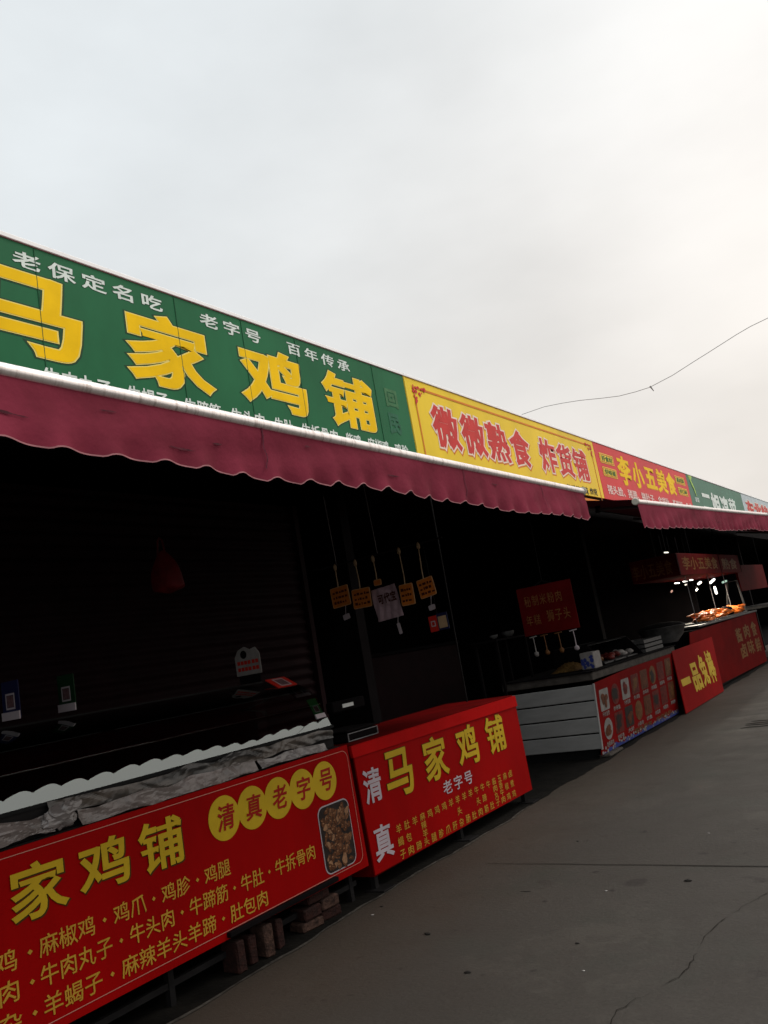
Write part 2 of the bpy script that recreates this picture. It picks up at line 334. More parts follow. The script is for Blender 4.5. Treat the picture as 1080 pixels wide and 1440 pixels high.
# ------------------------------------------------------------------ lettering
_g = {}
_tc = bpy.data.curves.new('glyph', 'FONT'); _to = bpy.data.objects.new('glyph', _tc); S.collection.objects.link(_to)
def glyph(ch, off, res=2):
    k = (ch, round(off, 4), res)
    if k not in _g:
        _tc.body = ch; _tc.size = 1; _tc.offset = off; _tc.resolution_u = res; _tc.fill_mode = 'FRONT'
        dg = bpy.context.evaluated_depsgraph_get(); dg.update()
        me = bpy.data.meshes.new_from_object(_to.evaluated_get(dg))
        _g[k] = ([(v.co.x, v.co.y) for v in me.vertices], [tuple(p.vertices) for p in me.polygons]); bpy.data.meshes.remove(me)
    return _g[k]
def bold_glyph(ch, b, res=2):
    """a glyph thickened by b em: every outline edge gets a mitred rim, each rim piece a hair above the last"""
    key = (ch, 'b', round(b, 4), res)
    if key in _g: return _g[key]
    v, f = glyph(ch, 0, res); vs = [(x, y, 0.) for x, y in v]; fs = list(f)
    if b > .002:
        cnt = {}; area = lambda q: sum(v[q[i]][0] * v[q[(i + 1) % len(q)]][1] - v[q[(i + 1) % len(q)]][0] * v[q[i]][1] for i in range(len(q)))
        for q in f:
            q = q if area(q) > 0 else q[::-1]
            for i in range(len(q)): cnt[(q[i], q[(i + 1) % len(q)])] = 1
        ed = [e for e in cnt if (e[1], e[0]) not in cnt and v[e[0]] != v[e[1]]]
        nr = {}
        for e in ed:
            dx, dy = v[e[1]][0] - v[e[0]][0], v[e[1]][1] - v[e[0]][1]; l = math.hypot(dx, dy); nr[e] = (dy / l, -dx / l)
        inn = {e[1]: e for e in ed}; onw = {e[0]: e for e in ed}
        def miter(p):
            n1 = nr.get(inn.get(p)); n2 = nr.get(onw.get(p))
            if n1 is None: n1 = n2
            if n2 is None: n2 = n1
            mx, my = n1[0] + n2[0], n1[1] + n2[1]; l2 = mx * mx + my * my
            if l2 < .25: return (v[p][0] + n1[0] * b * 1.2, v[p][1] + n1[1] * b * 1.2)
            k = min(2 * b / l2, b * 2.2 / math.sqrt(l2)); return (v[p][0] + mx * k, v[p][1] + my * k)
        for i, e in enumerate(ed):
            h = .00002 + (i % 13) * .000012; k = len(vs); m0 = miter(e[0]); m1 = miter(e[1])
            vs += [(*v[e[0]], h), (*m0, h), (*m1, h), (*v[e[1]], h)]; fs.append((k, k + 1, k + 2, k + 3))
    _g[key] = (vs, fs); return _g[key]
def write(fr, text, box, layers, parent, pitch=1.0, shear=0.0, shift=(0, 0), name='lettering', res=2):
    """text fitted by its ink into box=(u0,u1,v0,v1); layers=[(boldness, material, raise, (du,dv))], the first sets the fit"""
    def lay(off):
        vs = []; fs = []
        for i, ch in enumerate(text):
            if ch in ' \u3000': continue
            v, f = bold_glyph(ch, off, res); k = len(vs)
            vs += [(x + i * pitch, y, h) for x, y, h in v]; fs += [tuple(a + k for a in q) for q in f]
        return vs, fs
    v0, _ = lay(layers[0][0]); xs = [v[0] for v in v0]; ys = [v[1] for v in v0]
    x0, x1, y0, y1 = min(xs), max(xs), min(ys), max(ys); su = (box[1] - box[0]) / (x1 - x0); sv = (box[3] - box[2]) / (y1 - y0)
    obs = []
    for off, m, d, sh in layers:
        vs, fs = lay(off); mb = MB()
        mb.add([fr.p(box[0] + (x - x0) * su + sh[0] + shear * (y - y0) * sv, box[2] + (y - y0) * sv + sh[1], d + h) for x, y, h in vs], fs)
        obs.append(part(name if not obs else 'letter_outline', mb, m, parent if not obs else obs[0]))
    return obs[0]
def fill_text(fr, items, bold, m, d, parent, name='lettering'):
    """many small texts [(text, u0,u1,v0,v1)] of one material as one printed part"""
    mb = MB()
    for text, a, b, c, e in items:
        vs = []; fs = []
        for i, ch in enumerate(text):
            if ch in ' \u3000': continue
            v, f = bold_glyph(ch, bold, 1); k = len(vs); vs += [(x + i, y, h) for x, y, h in v]; fs += [tuple(q + k for q in p) for p in f]
        xs = [v[0] for v in vs]; ys = [v[1] for v in vs]; x0, x1, y0, y1 = min(xs), max(xs), min(ys), max(ys)
        mb.add([fr.p(a + (x - x0) / max(x1 - x0, 1e-4) * (b - a), c + (y - y0) / max(y1 - y0, 1e-4) * (e - c), d + h) for x, y, h in vs], fs)
    return part(name, mb, m, parent)

# ================================================================== SETTING
gm = MB().add([(-250, -250, 0), (250, -250, 0), (250, 400, 0), (-250, 400, 0)], [(0, 1, 2, 3)])
ground = tag(mesh_obj('ground', gm, M['ground']), kind='structure')
def strip(pts, wd, z=.004):
    mb = MB(); L_ = []
    for i, p in enumerate(pts):
        a = Vector(pts[max(i - 1, 0)]); b = Vector(pts[min(i + 1, len(pts) - 1)]); d = (b - a).normalized(); n = Vector((-d.y, d.x)); q = wd[i] if isinstance(wd, list) else wd
        L_ += [(p[0] + n.x * q, p[1] + n.y * q, z), (p[0] - n.x * q, p[1] - n.y * q, z)]
    return mb.add(L_, [(2 * i, 2 * i + 1, 2 * i + 3, 2 * i + 2) for i in range(len(pts) - 1)])
jn = [(-3.05 + .28 * i, 5.235 - .018 * i + rnd.uniform(-.006, .006)) for i in range(40)]
part('expansion_joint', strip(jn, [.0025 + .0035 * min(1, i / 5) * rnd.uniform(.6, 1.2) for i in range(40)]), M['joint'], ground)
def crack(keys, wmax, seed):
    q = random.Random(seed); pts = []
    for (a, b) in zip(keys[:-1], keys[1:]):
        n = max(2, int((Vector(b) - Vector(a)).length / .035))
        pts += [(a[0] + (b[0] - a[0]) * i / n + q.uniform(-.010, .010), a[1] + (b[1] - a[1]) * i / n + q.uniform(-.010, .010)) for i in range(n)]
    pts.append(keys[-1]); return strip(pts, [wmax * q.uniform(.25, 1) * (.12 if math.sin(i * .55 + seed) > .62 else 1) * (.45 + .55 * abs(math.sin(i * .21))) for i, _ in enumerate(pts)])
part('crack', crack([(-.95, 5.0), (-1.114, 4.684), (-1.24, 4.35), (-1.30, 4.05), (-1.275, 3.80), (-1.30, 3.60), (-1.38, 3.42), (-1.45, 3.28), (-1.43, 2.9)], .0030, 3), M['joint'], ground)
mb = MB()
for k in range(4): mb.add(strip([(-2.33 + .42 * t + rnd.uniform(-.02, .02), 10.42 + .15 * k + rnd.uniform(-.03, .03)) for t in (0, .25, .5, .75, 1)], [.012, .03, .022, .034, .014]).v, [(2 * i, 2 * i + 1, 2 * i + 3, 2 * i + 2) for i in range(4)])
part('tar_stain', mb, M['joint'], ground)

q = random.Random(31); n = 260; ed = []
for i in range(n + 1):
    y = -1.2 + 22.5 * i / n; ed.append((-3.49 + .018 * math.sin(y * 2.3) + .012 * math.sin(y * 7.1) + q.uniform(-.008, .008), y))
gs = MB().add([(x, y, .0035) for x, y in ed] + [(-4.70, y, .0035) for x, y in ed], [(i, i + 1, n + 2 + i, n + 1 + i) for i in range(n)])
tag(mesh_obj('stall_floor_shade', gs, M['floor_shade']), kind='structure')  # dark sheet paints the counters' shade onto the floor
mb = MB(); e2 = ed[:95]
for i in range(len(e2) - 1):
    a, b = e2[i], e2[i + 1]; wd = .012 + .014 * abs(math.sin(i * .37)); wd2 = .012 + .014 * abs(math.sin((i + 1) * .37))
    mb.add([(a[0] + .002, a[1], .006), (a[0] + wd, a[1], .0042), (b[0] + wd2, b[1], .0042), (b[0] + .002, b[1], .006)], [(0, 1, 2, 3)])
tag(mesh_obj('pavement_edge', mb, M['pale_edge']), kind='structure')

# the row of shops: back wall, roof, partitions, fascia beam
XS = -4.2
bld = thing('market_building', 'long dark row of market shops behind the awnings and red counters', 'building', (-5.5, 12, 0))
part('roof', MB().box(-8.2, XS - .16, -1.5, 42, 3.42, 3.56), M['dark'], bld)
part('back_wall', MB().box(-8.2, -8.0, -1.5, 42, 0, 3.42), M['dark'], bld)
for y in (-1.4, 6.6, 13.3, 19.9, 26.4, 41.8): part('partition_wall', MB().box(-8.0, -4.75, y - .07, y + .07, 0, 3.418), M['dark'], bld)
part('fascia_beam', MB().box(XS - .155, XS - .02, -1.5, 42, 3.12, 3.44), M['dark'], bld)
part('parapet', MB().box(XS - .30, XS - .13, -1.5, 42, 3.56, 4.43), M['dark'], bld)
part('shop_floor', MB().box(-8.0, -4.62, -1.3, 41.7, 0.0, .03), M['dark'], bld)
mb = MB()
for a, b in ((-1.5, 7.34), (7.345, 13.18), (13.185, 19.28), (19.285, 25.6), (25.605, 42)): mb.box(XS - .31, XS + .012, a, b, 4.436, 4.470, .004)
part('roof_flashing', mb, M['cap'], bld)

# ================================================================== SIGNBOARDS
def panel(name, label, y0, y1, m, z0=3.45, z1=4.434):
    t = thing(name, label, 'signboard', (XS, (y0 + y1) / 2, z0), 'shop signboards along the roofline')
    part('panel', MB().box(XS - .10, XS, y0, y1, z0, z1, .004), m, t)
    return t
F = Frame((XS, 0, 0))
t = panel('shop_signboard', 'long green signboard with huge yellow characters above the first maroon awning', .9, 7.332, M['green'])
YL = lambda b=.026: [(b, M['yel'], .0036, (0, 0)), (b + .013, M['yel_rim'], .0024, (0, 0)), (b + .030, M['green_dark'], .0012, (0, 0))]
for ch, bx in (('马', (2.43, 3.276, 3.681, 4.235)), ('家', (3.627, 4.443, 3.669, 4.233)), ('鸡', (4.747, 5.58, 3.685, 4.235)), ('铺', (5.841, 6.652, 3.68, 4.215))):
    write(F, ch, bx, YL(), t, res=3)
for s, a, b in (('老保定名吃', 2.82, 4.01), ('老字号', 4.375, 5.071), ('百年传承', 5.411, 6.339)):
    write(F, s, (a, b, 4.262, 4.378), [(.022, M['white'], .0024, (0, 0)), (.045, M['green_dark'], .0012, (0, 0))], t, pitch=1.22)
fill_text(F, [('羊杂', 2.40, 2.66, 3.495, 3.622), ('牛肉丸子', 2.95, 3.46, 3.495, 3.622), ('牛蝎子', 3.587, 3.947, 3.495, 3.622), ('牛蹄筋', 4.094, 4.467, 3.495, 3.622), ('牛头肉', 4.574, 4.96, 3.495, 3.622),
              ('牛肚', 5.079, 5.318, 3.495, 3.622), ('牛拆骨肉', 5.431, 5.949, 3.495, 3.622), ('柴鸡', 6.07, 6.317, 3.495, 3.622), ('麻椒鸡', 6.426, 6.796, 3.495, 3.622), ('鸡胗', 6.905, 7.161, 3.495, 3.622)], .022, M['white'], .005, t)
write(F, '回', (6.90, 7.13, 4.02, 4.22), [(.05, M['ghost'], .003, (0, 0))], t, name='ghost_letter')
write(F, '民', (6.88, 7.11, 3.72, 3.95), [(.05, M['ghost2'], .003, (0, 0))], t, name='ghost_letter')
for y in (1.75, 2.979, 4.133, 4.849, 5.532, 6.733):
    part('panel_seam', MB().box(XS, XS + .0045, y - .0022, y + .0022, 3.46, 4.43), M['seam'], t)

t = panel('shop_signboard', 'yellow signboard with white edged red characters between green and red ones', 7.342, 13.175, M['yellow_panel'])
fr = MB(); F.ring(fr, rrect(7.50, 13.03, 3.36, 4.352, .01, 1), rrect(7.525, 13.005, 3.40, 4.327, .01, 1), .004)
part('border_line', fr, M['orange_line'], t)
F.rect(fr := MB(), 7.345, 7.365, 3.455, 4.43, .004); part('edge_strip', fr, M['lt_yellow'], t)
for (cu, su) in ((7.49, 1), (13.04, -1)):
    mb = MB(); q = random.Random(5)
    for i in range(26):
        a = q.random() ** 1.6 * .26; b = q.random() ** 1.6 * .22 * (1 - a / .27); r = q.uniform(.010, .022)
        F.poly(mb, ellipse(cu + su * (a + .01), 4.355 - b, r * 1.3, r, 7)[::1], .006 + .0002 * i)
    part('corner_ornament', mb, M['red_print'], t)
RW = [(.034, M['red_print'], .0036, (0, 0)), (.075, M['ivory'], .0024, (0, 0)), (.088, M['orange_line'], .0012, (.01, -.012))]
for s, a, b, in (('微微熟食', 7.80, 10.45), ('炸货铺', 10.77, 12.70)):
    n = len(s); wd = (b - a) / (n + (n - 1) * .04)
    for i, ch in enumerate(s): write(F, ch, (a + i * wd * 1.04, a + i * wd * 1.04 + wd * .97, 3.69, 4.205), RW, t, shear=-.04)
fill_text(F, [('锅巴', 7.70, 8.22, 3.44, 3.56), ('红烧', 8.42, 8.92, 3.44, 3.56), ('大烧鸡', 9.1, 9.75, 3.44, 3.56), ('四喜丸子', 9.95, 10.75, 3.44, 3.56), ('藕盒', 10.95, 11.4, 3.44, 3.56), ('炸鸡柳', 11.55, 12.1, 3.45, 3.575), ('卤味', 12.18, 12.45, 3.46, 3.59), ('炸货', 12.53, 12.86, 3.47, 3.59)], .02, M['black_print'], .005, t)

t = panel('shop_signboard', 'red signboard with yellow characters and four small yellow boxes', 13.185, 19.27, M['red_panel'])
for s, y0, y1, z0, z1 in (('好食材', 13.39, 14.10, 4.10, 4.275), ('好味道', 13.41, 14.13, 3.865, 4.03), ('真材料', 18.22, 19.02, 4.13, 4.31), ('好口碑', 18.27, 19.05, 3.88, 4.05)):
    mb = MB(); F.poly(mb, rrect(y0, y1, z0, z1, .02, 3), .004); bx = part('yellow_box', mb, M['lt_yellow'], t)
    F.ring(mb := MB(), rrect(y0 + .03, y1 - .03, z0 + .015, z1 - .015, .01, 3), rrect(y0 + .045, y1 - .045, z0 + .025, z1 - .025, .01, 3), .007); part('box_line', mb, M['red_print'], bx)
    write(F, s, (y0 + .08, y1 - .08, z0 + .035, z1 - .035), [(.03, M['green_letter'], .008, (0, 0))], bx)
for ch, bx in zip('李小五美食', ((14.25, 15.0, 3.79, 4.34), (15.07, 15.77, 3.80, 4.31), (15.88, 16.62, 3.85, 4.28), (16.66, 17.40, 3.82, 4.33), (17.42, 18.12, 3.83, 4.33))):
    write(F, ch, bx, [(.040, M['yel'], .0026, (0, 0)), (.055, M['orange_line'], .0013, (.01, -.01))], t)
fill_text(F, [('猪头脸、猪蹄、猪肚子、金钱肚、酱鸭腿、鱼排', 13.43, 19.15, 3.55, 3.72)], .022, M['pink_white'], .005, t)

t = panel('shop_signboard', 'green signboard with white characters and a lime vegetable emblem', 19.28, 25.59, M['green2'])
mb = MB()
for i in range(9):
    a = rad(60 + i * 14); F.poly(mb, [(19.62, 4.28), (19.62 + .36 * math.cos(a) + .04, 4.28 + .16 * math.sin(a)), (19.62 + .30 * math.cos(a) - .05, 4.28 + .17 * math.sin(a))], .004 + i * .0004)
F.poly(mb, [(19.55, 4.30), (19.67, 4.31), (19.78, 4.19), (19.86, 4.06), (19.80, 4.04), (19.66, 4.17)], .009)
F.poly(mb, [(19.70, 4.16), (19.80, 4.15), (19.87, 3.95), (19.83, 3.94)], .010)
part('vegetable_emblem', mb, M['lime'], t)
fill_text(F, [('凉菜', 19.62, 20.02, 3.80, 3.92)], .02, M['white'], .005, t)
write(F, '二姐凉菜', (20.35, 24.42, 3.58, 4.16), [(.045, M['white'], .006, (0, 0))], t, pitch=1.05)

t = panel('shop_signboard', 'pale blue signboard with white edged red characters at the far end', 25.6, 34.5, M['blue_grey'])
write(F, '东北特色熟食', (25.95, 33.8, 3.72, 4.28), [(.05, M['red_print'], .006, (0, 0)), (.09, M['ivory'], .003, (0, 0))], t, pitch=1.02)

# ================================================================== AWNINGS
def awning(label, A, B, drop, wall_y0, wall_y1, wall_z=3.20, seed=1, seams=(), pitch=.222, stains=()):
    """A,B: ends of the front bar"""
    A = Vector(A); B = Vector(B); D = B - A; Ln = D.length; d = D / Ln; q = random.Random(seed); up = Vector((0, 0, 1)); nrm = d.cross(up).normalized()
    t = thing('retractable_awning', label, 'awning', ((A.x - 4.15) / 2, (A.y + B.y) / 2, wall_z), 'maroon retractable awnings')
    wA = Vector((-4.14, wall_y0, wall_z)); wB = Vector((-4.14, wall_y1, wall_z))
    part('fabric', MB().grid(lambda u, v: wA.lerp(wB, u).lerp(A.lerp(B, u) + Vector((-.01, 0, .025)), v) - up * .05 * math.sin(math.pi * v), 40, 10), M['maroon'], t)
    part('roller', MB().tube([wA + Vector((.02, -.05, .03)), wB + Vector((.02, .05, .03))], .05, 10), M['dark_metal'], t)
    n = 12
    bar = part('front_bar', MB().tube([A + D * (i / 24) + up * (-.006 * math.sin(math.pi * i / 24)) for i in range(25)], .027, 14), M['bar'], t)
    for e, s in ((A, -1), (B, 1)): part('end_cap', MB().tube([e + d * s * .001, e + d * s * .016, e + d * s * .022], [.038, .038, .030], 16), M['capgrey'], t)
    ph = [q.uniform(0, 6.28) for _ in range(5)]
    def wave(s): return .010 * math.sin(s * 3.1 + ph[0]) + .012 * math.sin(s * 1.3 + ph[1]) + .006 * math.sin(s * 7.7 + ph[2])
    def bottom(s):
        f = (s / pitch) % 1.0; arch = math.sin(math.pi * f ** .62) ** .85
        return drop - (.024 + .010 * math.sin(s * 1.7 + ph[0])) * arch + .008 * math.sin(s * 2.1 + ph[3]) + .006 * math.sin(s * 5 + ph[4])
    def curl(s, v):
        f = (s / pitch) % 1.0; return (wave(s) * v + .016 * math.sin(2 * math.pi * f + .6) * v * v * v) + .012 * v
    nu = int(Ln / pitch * 14)
    val = part('valance', MB().grid(lambda u, v: A + D * u + nrm * (curl(u * Ln, v) + .012 + .007 * math.sin(u * Ln * 4.7 + 5 * v + ph[1]) * math.sin(math.pi * v) * math.sin(u * Ln * .9 + ph[2])) - up * (.018 + (bottom(u * Ln) - .018) * v), nu, 8), M['maroon'], t)
    part('valance_trim', MB().grid(lambda u, v: A + D * u + nrm * (curl(u * Ln, 1) + .0145) - up * (bottom(u * Ln) - .0045 + .0055 * v), nu, 1), M['maroon_trim'], val)
    mb = MB()
    for s in seams:
        for k in range(13):
            v = (k + .5) / 13; c = A + d * (s + .012 * math.sin(k * .9) * v) + nrm * (curl(s, v) + .017) - up * (.02 + (drop - .07) * v)
            mb.add([c - d * .004 - up * .0075, c + d * .004 - up * .0075, c + d * .004 + up * .0075, c - d * .004 + up * .0075], [(0, 1, 2, 3)])
    if seams: part('seam_stitching', mb, M['seam_maroon'], val)
    mb = MB()
    for s, v, l in stains:
        n = 9; top = []; bot = []
        for k in range(n):
            u = s + l * k / (n - 1); hh = .0045 * math.sin(math.pi * k / (n - 1)) ** .5 * q.uniform(.4, 1.2)
            c = A + d * u + nrm * (curl(u, v) + .0165) - up * (.018 + (drop - .03) * (v + .02 * math.sin(u * 9))); top.append(c + up * hh); bot.append(c - up * hh)
        mb.add(top + bot, [(k, k + 1, n + k + 1, n + k) for k in range(n - 1)])
    if stains: part('fabric_stain', mb, M['stain'], val)
    for u in (.12, .88):
        w0 = wA.lerp(wB, u) + Vector((.06, 0, -.08)); f0 = A.lerp(B, u) + Vector((-.03, 0, -.01)); el = (w0 + f0) / 2 + d * (.55 if u < .5 else -.55) - up * .06
        arm = part('folding_arm', MB().tube([w0, el], .022, 8).tube([el, f0], .018, 8), M['grey_metal'], t)
        part('arm_elbow', MB().lathe([(0, -.04), (.035, -.04), (.035, .04), (0, .04)], el, 12), M['dark_metal'], arm)
    return t
awning('long maroon canvas awning over the two red chicken counters, nearest', (-2.35, -.6, 2.656), (-2.35, 6.80, 2.618), .272, -.5, 6.8, 3.2, 1, (3.33, 5.22, 6.45), stains=((1.9, .42, .10), (2.0, .62, .16), (2.45, .30, .08), (2.75, .72, .14), (3.0, .5, .06), (3.62, .22, .05), (4.3, .55, .12), (5.6, .3, .09), (1.5, .75, .2)))
awning('maroon awning with round grey bar caps beyond the nearest one', (-2.35, 8.33, 2.622), (-2.10, 14.65, 2.735), .285, 8.35, 14.9, 3.2, 2, (2.0, 3.8, 5.4), pitch=.235, stains=((1.2, .4, .1), (3.0, .6, .12)))
awning('farthest maroon awning, partly cut off by the right frame edge', (-2.15, 16.9, 2.78), (-2.15, 23.6, 2.78), .26, 17.0, 23.6, 3.22, 3, (2.2, 4.4))

# ================================================================== STALL 1: near red counter with curved glass case
XC = -3.55
FC = Frame((XC, 0, 0))
t = thing('display_counter', 'near red counter with round yellow emblems and a printed meat photo', 'counter', (-3.95, 2.7, 0))
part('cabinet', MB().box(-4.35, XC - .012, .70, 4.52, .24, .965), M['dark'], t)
part('bottom_rail', MB().box(-3.66, -3.63, .70, 4.50, .085, .115).box(-4.3, -4.26, .7, 4.5, .085, .115), M['dark_metal'], t)
for y in (.8, 2.9, 4.42):
    for x in (-3.66, -4.28): part('leg', MB().box(x, x + .035, y, y + .035, 0, .24), M['dark_metal'], t)
fp = MB(); FC.slab(fp, [(.72, .205), (4.558, .191), (4.530, .984), (.72, .980)], -.010, 0)
fp = part('front_banner', fp, M['counter_red'], t)
mb = MB(); FC.ring(mb, rrect(.76, 4.512, .236, .955, .055), rrect(.7635, 4.5085, .2395, .9515, .052), .003); part('border_line', mb, M['c_line'], fp)
CS = lambda b: [(b, M['c_yellow'], .006, (0, 0)), (b + .008, M['c_shadow'], .003, (.007, -.006))]
for ch, bx in (('马', (1.725, 2.005, .672, .902)), ('家', (2.067, 2.349, .670, .902)), ('鸡', (2.405, 2.688, .678, .904)), ('铺', (2.75, 3.034, .664, .907))): write(FC, ch, bx, CS(.022), fp, res=3)
for i, ch in enumerate('清真老字号'):
    c = 3.340 + .2245 * i
    mb = MB(); FC.poly(mb, ellipse(c, .801 + .002 * i, .119, .119, 36), .003 + .0004 * i); em = part('round_emblem', mb, M['c_yellow'], fp)
    write(FC, ch, (c - .062, c + .068, .735 + .002 * i, .872 + .002 * i), [(.020, M['c_red'], .0062, (0, 0))], em, shear=.12)
fill_text(FC, [('麻椒鸡・鸡爪・鸡胗・鸡腿', 2.182, 3.335, .503, .592), ('柴鸡・', 1.87, 2.152, .503, .592),
               ('牛肉丸子・牛头肉・牛蹄筋・牛肚・牛拆骨肉', 2.177, 4.042, .384, .474), ('牛肉・', 1.88, 2.15, .384, .474),
               ('羊蝎子・麻辣羊头羊蹄・肚包肉', 2.179, 3.585, .262, .352), ('羊杂・', 1.87, 2.15, .262, .352)], .008, M['c_yellow2'], .0035, fp)
mb = MB(); FC.poly(mb, rrect(4.118, 4.442, .252, .662, .055), .003); ph = part('photo_border', mb, M['card_white'], fp)
mb = MB(); FC.poly(mb, rrect(4.126, 4.434, .260, .654, .050), .005); mp0 = part('meat_photo', mb, M['photo_dark'], ph)
q = random.Random(21); ms = [MB() for _ in range(4)]
for i in range(120):
    u = q.uniform(4.150, 4.412); v = q.uniform(.285, .630); a = q.uniform(.014, .034); b = a * q.uniform(.45, .8); th = q.uniform(0, 3.14); k = q.choice((0, 0, 1, 1, 2, 3)); n = 11; ph_ = q.uniform(0, 6)
    if (abs(u - 4.28) > .115 and abs(v - .457) > .15): continue
    pts = [(u + r * (a * math.cos(w_) * math.cos(th) - b * math.sin(w_) * math.sin(th)), v + r * (a * math.cos(w_) * math.sin(th) + b * math.sin(w_) * math.cos(th))) for w_, r in ((2 * math.pi * j / n, 1 + .16 * math.sin(3 * 2 * math.pi * j / n + ph_)) for j in range(n))]
    FC.poly(ms[3], [(x + .004, y - .004) for x, y in pts], .0055 + i * .00002)
    FC.poly(ms[k if k < 3 else 0], pts, .00551 + i * .00002)
    FC.poly(ms[2], ellipse(u - .2 * a, v + .25 * b, a * .30, b * .22, 7), .00552 + i * .00002)
for m_, nm in zip(ms, ('meat_a', 'meat_b', 'meat_c', 'photo_dark')): part('meat_print', m_, M[nm], mp0)

case = thing('glass_display_case', 'curved glass display case standing on the near red counter', 'display case', (-3.95, 2.7, .97))
prof = [(-3.618, 1.130), (-3.6355, 1.170), (-3.653, 1.210), (-3.6705, 1.250), (-3.688, 1.290), (-3.708, 1.328), (-3.742, 1.370), (-3.79, 1.405), (-3.86, 1.435), (-3.96, 1.462), (-4.07, 1.482), (-4.20, 1.492)]
def pr(u):
    x = u * (len(prof) - 1); i = min(int(x), len(prof) - 2); f = x - i; 
    p = [prof[max(0, min(len(prof) - 1, i + k))] for k in (-1, 0, 1, 2)]
    return tuple(.5 * (2 * p[1][a] + (p[2][a] - p[0][a]) * f + (2 * p[0][a] - 5 * p[1][a] + 4 * p[2][a] - p[3][a]) * f * f + (3 * p[1][a] - p[0][a] - 3 * p[2][a] + p[3][a]) * f ** 3) for a in (0, 1))
part('glass_front', MB().grid(lambda u, v: (pr(v)[0], .78 + 3.70 * u, pr(v)[1]), 12, 60), M['glass'], case)
for y in (.78, 4.478):
    part('glass_end', MB().add([(x, y, z) for x, z in prof] + [(-4.20, y, 1.13)], [tuple(range(len(prof) + 1))]), M['glass'], case)
part('glass_rail', MB().box(-3.632, -3.612, .76, 4.50, 1.112, 1.1295), M['slat_gap'], case)
part('top_rail', MB().box(-4.235, -4.205, .76, 4.50, 1.475, 1.498), M['dark_metal'], case)
part('base', MB().box(-4.34, -3.60, .74, 4.515, .966, .985), M['dark_metal'], case)
part('back_panel', MB().box(-4.34, -4.31, .76, 4.50, .985, 1.47), M['dark'], case)
part('front_glass', MB().box(-3.630, -3.622, .78, 4.48, .987, 1.111), M['dark_metal'], case)
def lattice(seed, cell):
    q = random.Random(seed); cache = {}
    def val(i, j):
        if (i, j) not in cache: cache[(i, j)] = random.Random(hash((seed, i, j))).uniform(-1, 1)
        return cache[(i, j)]
    def f(a, b):
        a /= cell; b /= cell; i, j = math.floor(a), math.floor(b); x, y = a - i, b - j
        if x + y < 1: return val(i, j) + (val(i + 1, j) - val(i, j)) * x + (val(i, j + 1) - val(i, j)) * y
        return val(i + 1, j + 1) + (val(i, j + 1) - val(i + 1, j + 1)) * (1 - x) + (val(i + 1, j) - val(i + 1, j + 1)) * (1 - y)
    return f
def crumple(y0, y1, z0, z1, x0, x1, seed, amp=.016, nu=46, nv=10, taper=0.0, jag=.005):
    A, B_, C_, D_ = lattice(seed, .11), lattice(seed + 50, .047), lattice(seed + 90, .021), lattice(seed + 70, .16)
    def fn(u, v):
        y = y0 + (y1 - y0) * u; zt = z1 - taper * u + .018 * D_(y, 9.3); zb = z0 + .012 * D_(y, 3.1) + jag * A(y, 7.7); z = zb + (zt - zb) * v
        h = 1.25 * abs(A(y + .8 * z, z * 2.2)) + .5 * abs(B_(y - 1.1 * z, z * 1.2)) + .12 * C_(y, z) - .6
        return (x0 + (x1 - x0) * v + amp * h, y + .012 * D_(5, z), z)
    return MB().grid(fn, nu, nv, False)
G = 'crumpled wrappings over the near counter front'
solo('paper_wrap', crumple(2.32, 4.46, 1.050, 1.122, -3.596, -3.602, 3, .010, 150, 9, .02), M['paper_brown'], 'brown crumpled wrapping paper along the glass case rail', 'wrapping paper', (-3.58, 3.4, 1.0), G)
solo('paper_wrap', crumple(2.46, 3.66, .992, 1.055, -3.562, -3.588, 5, .016, 90, 10, -.005), M['paper'], 'pale crumpled paper sheet lying along the near counter edge', 'wrapping paper', (-3.57, 3.0, 1.0), G)
solo('paper_wrap', crumple(3.70, 4.34, .992, 1.045, -3.562, -3.588, 8, .013, 60, 9, .025), M['plastic'], 'cloudy plastic film at the right end of the near counter', 'plastic film', (-3.57, 4.0, 1.0), G)
solo('paper_wrap', crumple(1.2, 2.32, 1.005, 1.085, -3.558, -3.592, 11, .020, 90, 10), M['paper'], 'pinkish pale crumpled sheet at the left end of the near counter', 'wrapping paper', (-3.57, 1.8, 1.0), G)
def bag(seed):
    A, B_ = lattice(seed, .9), lattice(seed + 3, .42)
    def fn(u, v):
        th = 2 * math.pi * u; p = math.pi * v; cx, cy, cz = math.sin(p) * math.cos(th), math.sin(p) * math.sin(th), math.cos(p)
        r = 1 + .34 * abs(A(cy * 1.6 + 4, cz * 1.6 + .6 * cx)) + .2 * B_(cy * 2, cz * 2 + cx) - .15
        return (-3.578 + .026 * r * cx, 2.37 + .105 * r * cy + .02 * cz, 1.056 + .058 * r * cz + .016 * cy)
    return MB().grid(fn, 44, 24, False)
solo('plastic_bag', bag(4), M['plastic'], 'knotted cloudy plastic bag bulging between the paper sheets', 'bag', (-3.575, 2.36, 1.0))

